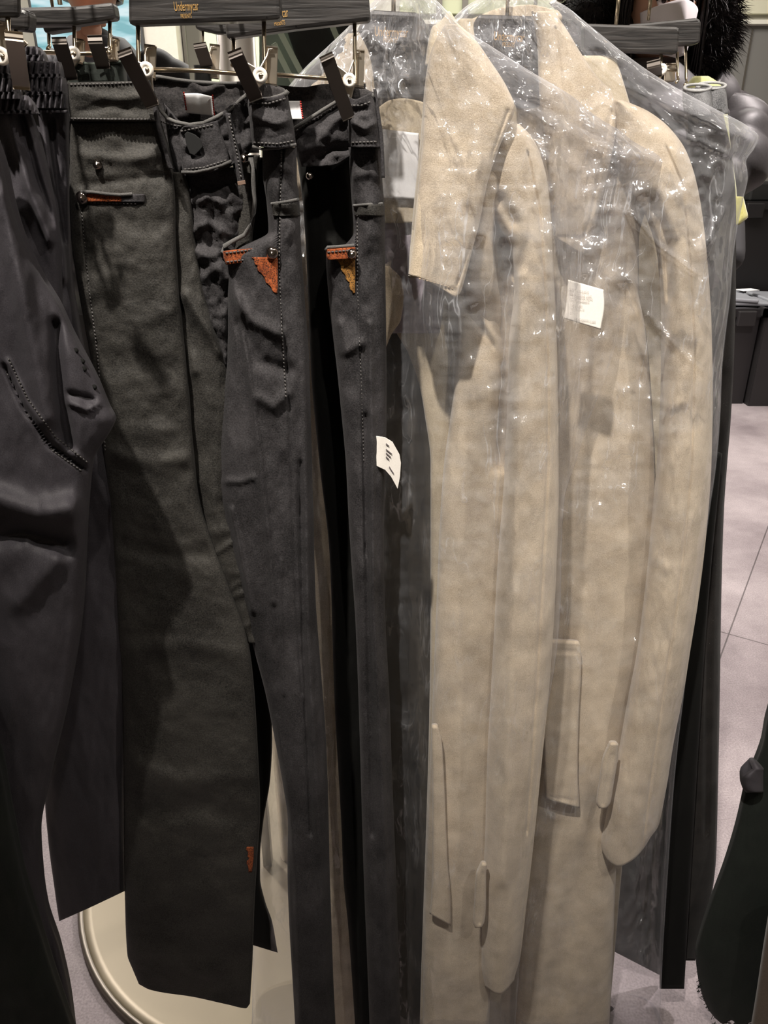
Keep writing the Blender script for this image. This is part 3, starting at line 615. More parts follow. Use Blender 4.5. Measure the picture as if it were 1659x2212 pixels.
rivet(j1, 178, 427, float(A1.fy(182, 427)) - .001); rivet(j1, 211, 356, float(A1.fy(211, 356)) - .001, .003)
surfpatch('coin_pocket_band', [(418, 182, 262), (430, 182, 262), (438, 184, 262)], A1.fy, .0018, rust, j1, label='rust orange painted band')
surfpatch('coin_pocket_trim', [(419, 254, 312), (431, 254, 312), (439, 254, 312)], A1.fy, .0016, denim2, j1)
tube('coin_pocket_edge', [P(x, y, float(A1.fy(x, y)) - .003) for x, y in [(176, 414), (200, 415), (230, 419), (260, 421), (285, 419)]], .0011, hem_edge, j1, 8)
surfpatch('hem_mark', [(1830, 532, 548), (1850, 536, 548), (1868, 534, 546), (1886, 538, 544)], A1.fy, .0006, rust, j1, N=5, jag=3, label='dull rust paint mark near the hem')
LP = cloth('belt_loop', [(244, 486, 498), (280, 492, 504), (340, 505, 520), (400, 514, 530)], JY + .002, .003, denim2, j1, step=4, ex=4, amp=.0008, nsx=10, nsy=20)
cloth('belt_loop', [(215, 327, 336), (260, 334, 344), (320, 350, 360), (365, 364, 374)], JY - .002, .003, denim2, j1, step=4, ex=4, amp=.0008, nsx=10, nsy=20)
slab('loop_tack', [(512, 392), (529, 389), (531, 398), (514, 401)], JY - .002, .001, plain('tack_brown', (.16, .10, .07), .8), j1, .0003)
stitches(j1, [([(152, 183), (240, 181), (318, 177)], A0.fy), ([(152, 256), (250, 258), (335, 258)], A0.fy), ([(185, 426), (250, 430), (300, 428)], A1.fy), ([(186, 437), (300, 440)], A1.fy),
    ([(176, 450), (190, 600), (210, 760), (222, 900), (228, 980)], A1.fy), ([(540, 222), (580, 224), (620, 212)], WL.fy), ([(548, 308), (600, 311), (636, 304)], WL.fy),
    ([(390, 284), (420, 278), (460, 270)], TAB1.fy), ([(398, 366), (440, 362), (490, 346)], TAB1.fy), ([(488, 547), (540, 540), (590, 532)], PB.fy), ([(490, 566), (540, 560), (596, 552)], PB.fy),
    ([(590, 448), (640, 438)], fyR), ([(592, 466), (645, 456)], fyR), ([(608, 326), (606, 420), (603, 560), (608, 700), (618, 860)], fyR), ([(345, 262), (380, 272), (420, 277)], W1.fy), ([(495, 252), (512, 330), (522, 390)], LP.fy)], thread, 5, 3, .0006)

# ---------------------------------------------------------------- second jeans
j2 = thing('jeans', P(720, 200, J2Y), 'second black jeans with ochre painted pocket, between front jeans and beige coats', 'jeans')
cloth('inner_waistband', [(184, 600, 790), (230, 600, 790), (300, 610, 790)], J2Y + .045, .006, denim_in, j2, step=4, ex=4, amp=.002, nsx=30, nsy=30, topc=[(-1, 0), (-.4, 4), (0, -2), (1, -4)], fall=30, seed=13)
cloth('size_label', [(218, 622, 648), (240, 624, 651), (258, 628, 654)], J2Y + .030, .0008, label_white, j2, step=3, ex=6, label='white woven size label')
stitches(j2, [([(649, 219), (654, 257)], lambda x, y: J2Y + .028)], red_thread, 2, 3, .0006, 'red_stitching')
W2 = cloth('front_waistband', [(262, 628, 775), (300, 636, 778), (350, 650, 780)], J2Y + .016, .010, denim2, j2, step=3, ex=2.6, amp=.003, nsx=22, nsy=20, seed=14, folds=[wr([(650, 330), (700, 290), (740, 250)], 12, .004), wr([(670, 360), (720, 320), (750, 320)], 8, -.004)], topc=[(-1, 16), (-.5, 0), (0, -18), (.5, -40), (1, -50)], botc=[(-1, 10), (0, 8), (1, -30)], fall=86)
tube('front_hem_edge', [P(x, y, J2Y + .004) for x, y in [(632, 280), (660, 262), (700, 236), (740, 212), (756, 204)]], .0013, hem_edge, j2, 8)
S2rows = [(318, 752, 826), (380, 756, 826), (440, 760, 830), (500, 764, 832), (534, 740, 832), (556, 704, 832), (620, 708, 833), (700, 716, 834), (800, 728, 835), (900, 738, 835), (1000, 747, 833), (1100, 752, 830), (1200, 758, 829), (1350, 768, 833), (1500, 774, 841), (1700, 780, 848), (1900, 786, 856), (2100, 794, 862), (2260, 800, 866)]
L2 = cloth('leg', S2rows, J2Y + .016, .020, denim2, j2, step=5, ex=2.4, folds=[wr([(770, 440), (768, 560), (775, 700), (783, 900), (790, 1200)], 2.5, -.0025), wr([(800, 700), (804, 1000), (806, 1300), (826, 1700), (842, 2200)], 7, .005), wr([(790, 900), (795, 1300), (805, 1800)], 7, -.004), wr([(735, 700), (745, 760), (780, 740)], 10, .004), wr([(765, 380), (800, 370), (825, 385)], 12, .003)], amp=.003, nsx=30, nsy=60, seed=15, colw=3)
cloth('leg', [(330, 640, 770), (450, 655, 765), (600, 664, 760), (800, 672, 770), (1000, 690, 775), (1200, 712, 790), (1500, 722, 800), (1800, 738, 805), (1900, 742, 806), (2000, 752, 806), (2080, 758, 806), (2260, 770, 810)], J2Y + .050, .014, deep_black, j2, step=8, ex=2.4, amp=.003, nsx=30, nsy=80, seed=16)  # other leg of the same jeans, its shade put into the deep black colour
WL2 = cloth('side_waistband', [(202, 750, 806), (225, 750, 812), (270, 752, 818), (318, 756, 824)], J2Y + .000, .014, denim2, j2, step=3, ex=2.6, folds=[wr([(760, 262), (790, 280), (815, 262)], 8, .004), wr([(757, 240), (790, 236)], 8, -.003)], amp=.002, nsx=20, nsy=18, seed=17, topc=[(-1, 6), (-.4, 12), (.4, 4), (1, -4)], fall=50)
tube('side_hem_edge', [P(x, y, J2Y - .008) for x, y in [(751, 204), (750, 214), (760, 222), (780, 220), (800, 210), (808, 204)]], .0014, hem_edge, j2, 8)
cloth('waistband_fold', [(192, 748, 790), (204, 744, 812), (216, 746, 812)], J2Y + .014, .008, denim_in, j2, step=3, amp=.001, nsx=20, nsy=20)
PB2 = cloth('pocket_band', [(539, 704, 768), (552, 704, 768), (562, 708, 769)], J2Y - .004, .004, rust, j2, step=2, ex=5, topc=[(-1, 0), (1, -5)], botc=[(-1, 0), (1, -4)], fall=22, label='rust orange painted band')
tube('pocket_edge', [P(x, y, J2Y - .006) for x, y in [(703, 541), (708, 534), (730, 533), (765, 530)]], .0012, hem_edge, j2, 8)
surfpatch('painted_corner', [(556, 724, 768), (580, 738, 768), (610, 752, 767), (636, 764, 767)], L2.fy, .0008, ochre, j2, jag=4, label='ochre paint stain', seed=5)
surfpatch('back_pocket_band', [(442, 764, 828), (456, 765, 829), (468, 766, 830)], L2.fy, .002, denim, j2)
tube('pocket_band_edge', [P(x, y, float(L2.fy(x, y)) - .003) for x, y in [(764, 444), (790, 442), (826, 440)]], .001, hem_edge, j2, 8)
rivet(j2, 760, 548, J2Y - .010, .0036); rivet(j2, 669, 380, J2Y + .004, .0026)
cloth('belt_loop', [(192, 806, 813), (240, 812, 820), (300, 819, 828), (384, 824, 832)], J2Y - .004, .003, denim2, j2, step=4, ex=4)
stitches(j2, [([(755, 228), (780, 228), (805, 218)], WL2.fy), ([(760, 308), (820, 306)], WL2.fy), ([(640, 282), (700, 246), (742, 220)], W2.fy), ([(768, 450), (826, 448)], L2.fy), ([(768, 466), (828, 464)], L2.fy), ([(708, 545), (766, 540)], PB2.fy), ([(772, 480), (772, 620), (778, 760), (786, 1000)], L2.fy)], thread, 5, 3, .0006)

# ---------------------------------------------------------------- gathered trousers at the left
def gathered(root, rows_list, Y, mat, th=.012):
    for i, (rows, kw) in enumerate(rows_list):
        cloth('gathered_waistband', rows, Y + kw.get('dy', 0), th, mat, root, step=2, ex=2.2, gather=(.0065, kw.get('per', 13)), amp=.002, nsx=20, nsy=30, seed=20 + i, colw=1.6, label='gathered elastic waistband' if i == 0 else None)
pb = thing('trousers', P(90, 120, .60), 'black elastic waist trousers nearest the front jeans at the left', 'trousers')
gathered(pb, [([(100, 50, 80), (112, 46, 92), (132, 46, 100)], dict(dy=.02)), ([(133, 45, 128), (148, 42, 133), (168, 44, 136)], {}), ([(166, 46, 138), (185, 44, 143), (206, 46, 144)], {}), ([(203, 46, 144), (215, 44, 146), (234, 46, 146)], {})], .585, black_cloth, .014)
cloth('leg', [(228, 30, 146), (300, 30, 147), (420, 30, 150), (500, 30, 150), (600, 30, 155), (700, 40, 170), (800, 60, 190), (950, 80, 225), (1110, 100, 318), (1200, 100, 319), (1330, 100, 308), (1450, 98, 284), (1520, 97, 273), (1700, 96, 268), (1815, 104, 269), (1900, 118, 270), (1958, 128, 271)], .592, .016, black_cloth, pb, step=6, ex=2.3, amp=.005, nsx=45, nsy=120, seed=23,  # mid-leg bulge takes the shape of the shadow on the front jeans
      folds=[wr([(85, 240), (105, 350), (125, 480), (138, 600)], 10, .007), wr([(110, 260), (120, 400), (140, 520)], 8, -.006), wr([(60, 250), (85, 400), (120, 560)], 9, -.005)], botc=[(-1, 32), (0, 0), (1, -34)], fall=160)
cloth('pocket_edge', [(238, 50, 146), (244, 50, 146)], .572, .002, black_cloth, pb, step=2)
pa = thing('trousers', P(20, 150, .53), 'black elastic waist trousers cut by the left edge, stitched crotch seam showing', 'trousers')
gathered(pa, [([(126, -90, 14), (140, -90, 24), (170, -90, 34)], {}), ([(168, -90, 30), (190, -90, 38), (214, -90, 48)], {}), ([(206, -90, 58), (222, -90, 72), (246, -90, 84)], dict(dy=.01))], .535, black_cloth, .014)
A2 = cloth('leg', [(240, -90, 62), (300, -90, 84), (380, -90, 104), (470, -90, 122), (540, -90, 130), (640, -90, 132), (700, -90, 134)], .556, .018, black_cloth, pa, step=6, ex=2.3, amp=.004, nsx=40, nsy=110, seed=24, folds=[wr([(20, 250), (60, 400), (110, 520)], 10, .008), wr([(45, 250), (80, 380), (118, 480)], 8, -.007)])
hipf = [wr([(10, 420), (60, 700), (100, 900)], 26, .010), wr([(120, 700), (130, 850), (150, 960)], 12, -.010), wr([(150, 870), (190, 885), (215, 870)], 6, .004), wr([(150, 850), (200, 862)], 6, -.004), wr([(10, 790), (50, 880), (110, 965), (190, 1018)], 4, -.006), wr([(16, 780), (58, 868), (118, 950), (195, 1004)], 5, .003),
        wr([(0, 1080), (80, 1110), (150, 1100)], 30, .012), wr([(0, 1160), (60, 1150), (140, 1180)], 22, -.010), wr([(40, 1300), (120, 1210)], 25, .006)]
A3 = cloth('leg', [(300, -90, -16), (353, -90, 4), (430, -90, 22), (507, -90, 46), (597, -90, 90), (656, -90, 127), (715, -90, 155), (823, -90, 212), (880, -90, 236), (908, -90, 249), (925, -90, 242), (1000, -90, 200), (1100, -90, 190), (1300, -90, 180), (1500, -90, 150), (1700, -90, 104), (1800, -90, 86), (1900, -60, 92), (1960, -50, 101), (2050, -30, 130), (2150, -10, 152), (2260, 0, 166)], .500, .020, black_cloth, pa, step=6, ex=2.4, amp=.004, nsx=60, nsy=140, seed=25, folds=hipf)
stitches(pa, [([(18, 775), (60, 862), (120, 944), (190, 1000)], A3.fy), ([(12, 800), (54, 888), (112, 972), (180, 1020)], A3.fy)], thread, 5, 3, .0006)
for x, y in ((164, 757), (178, 780), (182, 797), (204, 836)):
    lathe('eyelet', [(0, 0), (.0018, 0), (.0018, .0005), (0, .0007)], P(x, y, float(A3.fy(x, y)) - .0003), deep_black, pa, 10, 'Y')
fr_ = cloth('long_skirt', [(500, -420, -260), (1000, -360, -180), (1400, -240, -80), (1560, -200, -40), (1640, -200, -2), (1750, -200, 20), (1900, -200, 52), (2000, -200, 84), (2100, -200, 116), (2260, -200, 172)], .47, .03, green_black, None, step=8, amp=.004, nsx=60, nsy=120, seed=26).o
setp(fr_, 'dark green-black long skirt panel in the bottom left corner', 'skirt')
# small dark trousers behind with their clips
bt = thing('trousers', P(210, 135, .68), 'dark green trousers on the rear hanger, only the square waistband showing', 'trousers')
cloth('waistband', [(136, 148, 268), (150, 148, 268), (182, 145, 272)], .665, .014, green_black, bt, step=4, ex=4, amp=.001)
cloth('leg', [(176, 150, 268), (400, 160, 270), (900, 210, 290), (1500, 260, 330), (1880, 280, 340)], .668, .012, green_black, bt, step=20)
tube('waist_edge', [P(x, y, .652) for x, y in [(152, 132), (190, 138), (230, 138), (268, 132)]], .001, plain('green_edge', (.06, .075, .06), .7), bt, 6)
bt2 = thing('trousers', P(480, 150, .92), 'black trousers hanging behind the column, small waistband visible above the front jeans', 'trousers')
cloth('waistband', [(140, 418, 458), (160, 420, 456), (185, 420, 456)], .945, .012, deep_black, bt2, step=4, ex=3)
cloth('leg', [(180, 420, 456), (900, 470, 540), (1400, 500, 575), (1600, 510, 588), (1680, 510, 584), (1780, 512, 568), (1850, 514, 562), (1900, 515, 562), (1950, 520, 572), (2000, 524, 590), (2046, 528, 600)], .70, .012, deep_black, bt2, step=14, botc=[(-1, -10), (1, 12)], fall=60)

# ---------------------------------------------------------------- beige coat, front
c1 = thing('wool_coat', P(870, 60, .70), 'beige wool coat nearest the jeans, white neck label and wide lapel showing under film', 'coat')
K = .665
# inside of the back: neck facing, label, lining
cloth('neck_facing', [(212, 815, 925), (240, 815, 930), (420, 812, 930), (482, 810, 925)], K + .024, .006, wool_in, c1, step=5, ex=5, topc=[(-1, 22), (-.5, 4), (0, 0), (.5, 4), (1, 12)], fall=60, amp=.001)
cloth('neck_label', [(280, 822, 905), (350, 822, 904), (426, 820, 902)], K + .015, .001, label_white, c1, step=6, ex=6, topc=[(-1, -2), (1, 8)], botc=[(-1, 0), (1, 6)], fall=70, label='blank white neck label')
cloth('lining', [(478, 806, 960), (560, 806, 960), (640, 806, 960), (720, 806, 950)], K + .030, .005, lining, c1, step=6, ex=5, amp=.004, nsx=40, nsy=50, label='lavender satin lining')
cloth('back_panel', [(100, 700, 1100), (300, 640, 1120), (700, 640, 1120), (1300, 660, 1110), (2260, 680, 1080)], K + .090, .010, wool_in, c1, step=14, ex=3, topc=[(-1, 100), (0, 0), (1, 100)], fall=150)
cloth('inner_facing', [(700, 806, 945), (900, 806, 950), (1300, 806, 945), (2260, 830, 935)], K + .060, .006, lining_shaded, c1, step=10, ex=4, amp=.003, nsx=40, nsy=200)  # dark sheet below the lavender lining, interior shade painted in
# left half of the coat, behind the jeans
cloth('left_front', [(72, 752, 788), (100, 726, 796), (140, 690, 806), (190, 648, 815), (300, 625, 815), (600, 630, 812), (1000, 640, 780), (1500, 650, 770), (2000, 662, 768), (2260, 670, 768)], K + .052, .018, wool, c1, step=8, ex=2.5, amp=.006, nsx=60, nsy=200, seed=31)
cloth('left_lapel', [(575, 815, 842), (605, 815, 868), (640, 815, 872), (690, 815, 866), (722, 815, 846), (750, 815, 834)], K + .014, .007, wool, c1, step=3, ex=3, label=None)
cloth('left_collar', [(70, 762, 776), (120, 745, 800), (200, 735, 812), (320, 740, 818)], K + .034, .012, wool, c1, step=5, ex=2.3)
# right front
RFc = cloth('right_front', [(330, 930, 1150), (480, 925, 1140), (560, 930, 1132), (640, 985, 1125), (720, 990, 1125), (800, 984, 1125), (900, 974, 1120), (1000, 960, 1112), (1100, 952, 1105), (1300, 943, 1090), (1500, 935, 1078), (1700, 926, 1072), (1900, 918, 1066), (2100, 914, 1060), (2260, 912, 1056)], K + .020, .022, wool, c1, step=6, ex=3.0, amp=.003, nsx=60, nsy=200, seed=32,
    folds=[wr([(1012, 600), (1020, 650), (1050, 700), (1075, 740), (1085, 780)], 6, .0035), wr([(1004, 610), (1010, 660), (1040, 712), (1066, 752)], 3, -.002), wr([(1088, 430), (1088, 560), (1094, 800), (1080, 1000)], 16, -.014)])
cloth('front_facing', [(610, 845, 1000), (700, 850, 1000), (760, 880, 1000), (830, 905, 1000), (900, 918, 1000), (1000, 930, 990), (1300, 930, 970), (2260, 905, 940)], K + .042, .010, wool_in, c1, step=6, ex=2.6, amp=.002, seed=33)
SL = [(268, 1094, 1122), (290, 1072, 1144), (330, 1054, 1166), (390, 1040, 1182), (430, 1042, 1187), (480, 1072, 1191), (540, 1104, 1194), (620, 1112, 1198), (750, 1100, 1203), (900, 1096, 1206), (1050, 1088, 1207), (1200, 1076, 1203), (1350, 1068, 1196), (1500, 1060, 1185), (1650, 1052, 1170), (1800, 1048, 1155), (1950, 1042, 1138), (2080, 1040, 1122), (2140, 1048, 1110)]
S1 = cloth('right_sleeve', SL, K - .000, .030, wool, c1, step=6, ex=2.1, amp=.003, nsx=45, nsy=160, seed=34, colw=2.4,
    folds=[wr([(1140, 330), (1165, 450), (1176, 600), (1184, 800), (1184, 1000), (1172, 1250), (1158, 1500), (1138, 1800)], 2.6, -.0035), wr([(1080, 430), (1108, 480)], 14, -.006), wr([(1120, 600), (1118, 1000), (1100, 1500), (1085, 1900)], 18, .005)], botc=[(-1, -6), (0, 8), (1, -20)], fall=90)
SH = cloth('shoulder', [(340, 1050, 1120, .01), (390, 1036, 1100), (440, 1030, 1078), (520, 1018, 1066), (600, 1004, 1074, .006), (680, 998, 1086, .022), (800, 990, 1100, .045)], K - .006, .020, wool, c1, step=5, ex=2.2, amp=.0015, nsx=50, nsy=60, seed=35)
# lapel
LPc = cloth('right_lapel', [(52, 962, 990), (80, 944, 1022), (130, 926, 1058), (190, 918, 1096), (232, 916, 1112), (270, 914, 1100), (320, 911, 1078), (400, 903, 1052), (480, 896, 1036), (560, 888, 1014), (618, 882, 996)], K - .032, .014, wool, c1, step=4, ex=3.2, amp=.0015, nsx=60, nsy=90, seed=36, botc=[(-1, -24), (-.5, -16), (.4, 10), (.8, 24), (1, 12)], fall=110, colw=3,
    folds=[wr([(1098, 240), (1066, 330), (1046, 420), (1022, 520), (988, 615)], 4, -.0022), wr([(905, 610), (985, 628)], 4, -.0015)])
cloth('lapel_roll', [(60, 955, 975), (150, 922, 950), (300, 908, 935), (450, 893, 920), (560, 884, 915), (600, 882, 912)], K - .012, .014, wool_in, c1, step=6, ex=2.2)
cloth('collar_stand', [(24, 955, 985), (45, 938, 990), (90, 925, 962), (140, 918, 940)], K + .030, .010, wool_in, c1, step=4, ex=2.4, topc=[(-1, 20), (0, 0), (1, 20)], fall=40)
cloth('pocket_welt', [(1570, 932, 946), (1600, 932, 954), (1700, 934, 960), (1850, 934, 966), (1960, 930, 974), (1990, 928, 974)], K - .008, .006, wool, c1, step=5, ex=3.5, botc=[(-1, -16), (1, 10)], fall=50)
cloth('sleeve_tab', [(1868, 1038, 1052), (1890, 1028, 1050), (1950, 1024, 1050), (1992, 1022, 1046), (2004, 1026, 1040)], K - .032, .006, wool, c1, step=3, ex=2.6, folds=[wr([(1042, 1885), (1036, 1995)], 2.5, -.002)])
stitches(c1, [([(905, 602), (950, 614), (985, 626)], LPc.fy)], thread_tan, 5, 3, .0004)

def coat_hanger(label, cx, pts, Y, arm, txt, lblY):
    t = thing('coat_hanger', P(cx, pts[0][1], Y), label, 'hanger', 'shaped wooden coat hangers')
    slab('wooden_body', pts, Y, .018, wood, t, .003)
    for s in (-1, 1):
        tube('wooden_arm', [P(cx + s * 40, arm, Y + .01), P(cx + s * 120, arm + 40, Y + .012), P(cx + s * 230, arm + 150, Y + .014)], .010, wood, t, 10, r2=.006)
    hook(t, P(cx, pts[0][1] + 8, Y + .009))
    for body, px, py, h, xs, rd in txt: text('gold_lettering', body, px, py, Y - .0004, h, gold, t, xs, rd)
coat_hanger('wide charcoal wooden coat hanger with gold lettering inside the nearer film-wrapped coat', 850, [(800, 20), (905, 26), (926, 60), (922, 262), (780, 262), (772, 60)], K + .030, 80,
    [('Undermycar', 845, 70, 26, .55, 2), ('PRESENTS', 842, 87, 13, .5, 2)], 0)

# ---------------------------------------------------------------- beige coat, rear
c2 = thing('wool_coat', P(1100, 50, .77), 'beige wool coat at the right under film, its full sleeve and cuff in view', 'coat')
M2 = .757
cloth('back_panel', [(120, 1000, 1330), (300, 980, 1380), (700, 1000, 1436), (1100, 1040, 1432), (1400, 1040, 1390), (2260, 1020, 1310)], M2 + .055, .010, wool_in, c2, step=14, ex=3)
def sweep(name, pts, Y, rad, mat, parent):
    return tube(name, [P(a, b, Y + (c[0] if c else 0)) for a, b, *c in pts], rad, mat, parent, 14)
cloth('collar_stand', [(18, 1020, 1205), (34, 990, 1215), (56, 978, 1205), (70, 978, 1180)], M2 + .044, .012, wool, c2, step=3, ex=2.3, topc=[(-1, 22), (-.3, -2), (.3, -8), (1, 4)], fall=42)
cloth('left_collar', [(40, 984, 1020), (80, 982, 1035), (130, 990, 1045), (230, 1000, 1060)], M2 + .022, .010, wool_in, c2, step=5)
F2 = cloth('right_front', [(300, 1150, 1400), (420, 1150, 1400), (520, 1150, 1380), (620, 1150, 1380), (720, 1150, 1396), (900, 1150, 1410), (1050, 1150, 1416), (1200, 1148, 1412), (1400, 1145, 1384), (1600, 1140, 1345), (1800, 1132, 1336), (1900, 1126, 1330), (2100, 1118, 1322), (2260, 1110, 1314)], M2 + .006, .028, wool, c2, step=6, ex=3.2, amp=.004, nsx=70, nsy=260, seed=41,
    folds=[wr([(1356, 590), (1376, 630), (1394, 690), (1402, 760)], 5, .004), wr([(1350, 610), (1366, 650), (1384, 710)], 3, -.003), wr([(1290, 1750), (1240, 1950), (1200, 2150)], 30, -.008), wr([(1260, 1300), (1270, 1600), (1255, 1800)], 25, .004)])
cloth('left_front', [(300, 1040, 1180), (900, 1060, 1170), (1500, 1060, 1160), (2260, 1040, 1120)], M2 + .03, .012, wool, c2, step=14, ex=3)
S2 = [(216, 1322, 1346), (240, 1312, 1400), (280, 1312, 1450), (330, 1320, 1484), (400, 1356, 1506), (470, 1400, 1518), (560, 1426, 1528), (700, 1434, 1537), (850, 1432, 1540), (1000, 1424, 1537), (1150, 1408, 1526), (1300, 1392, 1508), (1400, 1380, 1492), (1500, 1362, 1476), (1600, 1344, 1456), (1700, 1322, 1440), (1780, 1306, 1424), (1830, 1298, 1410), (1852, 1300, 1400)]
SV = cloth('right_sleeve', S2, M2 - .016, .032, wool, c2, step=6, ex=2.1, amp=.004, nsx=45, nsy=140, seed=42, colw=2.4,
    folds=[wr([(1440, 320), (1474, 400), (1490, 560), (1500, 750), (1494, 1000), (1470, 1250), (1440, 1450), (1404, 1700), (1385, 1850)], 2.6, -.003), wr([(1410, 430), (1440, 520), (1438, 640)], 12, -.012), wr([(1425, 870), (1450, 880), (1470, 872)], 12, .0016), wr([(1395, 1215), (1420, 1205), (1440, 1230)], 12, .0018)],
    botc=[(-1, -14), (-.7, 8), (-.3, 20), (.2, 10), (.7, -12), (1, -34)], fall=80)
cloth('cuff_lining', [(1800, 1316, 1402), (1852, 1312, 1394)], M2 - .006, .012, lining_shaded, c2, step=6)
LP2 = cloth('right_lapel', [(24, 1150, 1195), (60, 1158, 1222), (110, 1163, 1252), (160, 1164, 1286), (205, 1166, 1324), (250, 1170, 1334), (300, 1176, 1328), (380, 1186, 1312), (450, 1192, 1294), (500, 1196, 1282), (530, 1198, 1270)], M2 - .036, .014, wool, c2, step=4, ex=3.0, amp=.0015, seed=43, botc=[(-1, -20), (0, 4), (.7, 18), (1, 8)], fall=90, colw=3,
    folds=[wr([(1200, 60), (1214, 180), (1222, 260)], 3, -.0015), wr([(1322, 240), (1300, 350), (1276, 470), (1262, 516), (1200, 512)], 4, -.002)])
cloth('pocket_flap', [(1390, 1165, 1252), (1420, 1168, 1256), (1550, 1172, 1250), (1650, 1176, 1248), (1738, 1178, 1252)], M2 - .032, .006, wool, c2, step=5, ex=5, topc=[(-1, -6), (1, -2)], botc=[(-1, -14), (0, -2), (1, 8)], fall=60, folds=[wr([(1172, 1722), (1246, 1730)], 2.5, -.002), wr([(1160, 1408), (1246, 1408)], 2.5, -.0015)])
cloth('sleeve_tab', [(1608, 1316, 1336), (1640, 1302, 1334), (1690, 1294, 1326), (1735, 1288, 1318), (1746, 1294, 1310)], M2 - .050, .007, wool, c2, step=3, ex=2.6, folds=[wr([(1322, 1630), (1302, 1738)], 2.5, -.002)])
coat_hanger('charcoal wooden coat hanger with gold lettering inside the right film-wrapped coat', 1095, [(1034, 30), (1160, 34), (1172, 60), (1168, 232), (1000, 232), (1020, 60)], M2 + .014, 90,
    [('Undermycar', 1100, 80, 24, .55, 3), ('PRESENTS', 1098, 97, 12, .5, 3)], 0)

# ---------------------------------------------------------------- film bags
def cr(pts, w_=5, d=.008): return (pts, w_, d)
b1rows = [(-30, 838, 862), (-5, 815, 935), (20, 788, 962), (60, 750, 1000), (100, 708, 1062), (150, 655, 1140), (200, 615, 1225), (250, 596, 1300), (300, 588, 1372), (348, 582, 1442), (372, 580, 1436), (400, 578, 1392), (440, 576, 1356), (500, 576, 1354), (600, 575, 1352), (700, 574, 1342), (800, 573, 1316), (900, 572, 1278), (1000, 571, 1244), (1080, 570, 1220), (1180, 569, 1214), (1290, 567, 1212), (1400, 564, 1204), (1550, 560, 1180), (1700, 556, 1160), (1850, 552, 1145), (2000, 548, 1130), (2150, 545, 1118), (2260, 543, 1110)]
bag1 = thing('garment_bag', P(900, 40, K), 'clear plastic garment bag over the nearer beige coat, white sticker on it', 'garment bag', None)
BG1 = cloth('film', b1rows, K + .025, .102, film, bag1, step=6, ex=4.5, rid=.0065, streak=.003, dyx=[(835, .088), (880, .07), (940, .0), (1196, .0), (1262, .085)], nsx=46, nsy=70, seed=51, colw=5, backth=.085,
    folds=[cr([(1000, 110), (1120, 230), (1250, 300), (1430, 350)], 12, .012), cr([(1080, 200), (1200, 240), (1350, 330)], 8, -.008), cr([(960, 100), (985, 200), (1000, 290)], 6, .008), cr([(1340, 450), (1300, 800), (1230, 1060)], 8, .010), cr([(850, 30), (830, 120), (850, 250)], 5, .006), cr([(1150, 300), (1230, 420), (1340, 400)], 9, .009), cr([(1300, 760), (1250, 1000), (1190, 1300)], 5, -.008), cr([(1000, 1700), (1040, 1850), (1060, 1980)], 5, .005), cr([(950, 1620), (1010, 1900), (1050, 2150)], 6, .005)])
stk = cloth('sticker', [(604, 1227, 1304), (640, 1225, 1306), (700, 1218, 1298)], K + .0015, .0006, paper, bag1, step=4, ex=8, topc=[(-1, 0), (1, 22)], botc=[(-1, -12), (0, 0), (1, 12)], fall=96, label='white printed sticker')
ty = K - .0000
for s, x, y, wd in [('MODEL: WJU4TR', 1250, 628, 22), ('NAME:  WOOL TAPE', 1254, 637, 24), ('COMBINATION', 1258, 643, 20), ('CODE:  2394800079', 1252, 650, 24), ('COLOR: BEI', 1245, 659, 15), ('SIZE:  KOM, M', 1247, 667, 18), ('QTY:   1', 1240, 675, 12), ('UNDERMYCAR', 1264, 692, 20)]:
    text('printed_line', s, x, y, ty, 6.0, ink_soft, bag1, wd * 2 / (len(s) * 6.0 * .56) , 9)
bag2 = thing('garment_bag', P(1250, 60, M2), 'clear plastic garment bag over the right beige coat with crumpled shoulder corner', 'garment bag', None)
b2rows = [(-30, 1082, 1112), (-6, 1040, 1185), (15, 1005, 1225), (45, 975, 1262), (80, 958, 1305), (120, 950, 1355), (160, 945, 1412), (200, 940, 1480), (240, 938, 1555), (270, 936, 1612), (296, 935, 1640), (320, 935, 1630), (350, 935, 1612), (380, 935, 1616), (430, 935, 1606), (500, 935, 1592), (560, 936, 1584), (640, 938, 1578), (720, 940, 1568), (800, 942, 1560), (900, 944, 1556), (1000, 946, 1548), (1100, 948, 1534), (1200, 950, 1520), (1350, 952, 1498), (1500, 954, 1478), (1700, 956, 1456), (1900, 958, 1442), (2100, 960, 1430), (2260, 962, 1424)]
BG2 = cloth('film', b2rows, M2 + .025, .108, film, bag2, step=6, ex=4.5, rid=.0070, streak=.006, nsx=42, nsy=64, seed=57, colw=5, backth=.06,
    folds=[cr([(1200, 60), (1330, 180), (1480, 240), (1630, 300)], 10, .012), cr([(1350, 160), (1450, 280), (1560, 330)], 8, .010), cr([(1360, 460), (1420, 530), (1500, 590)], 5, .014), cr([(1400, 680), (1460, 750), (1520, 805)], 4, .008), cr([(1600, 380), (1560, 470), (1520, 540)], 12, .012), cr([(1420, 220), (1520, 320), (1600, 360)], 6, -.009)] +
          [cr([(1425 + i * 3, 1880 - i * 62), (1455 + i * 3, 1800 - i * 62)], 4, .006) for i in range(10)] + [cr([(1340 + i * 12, 1990 + 18 * i), (1370 + i * 12, 1940 + 18 * i)], 4, .005) for i in range(6)])

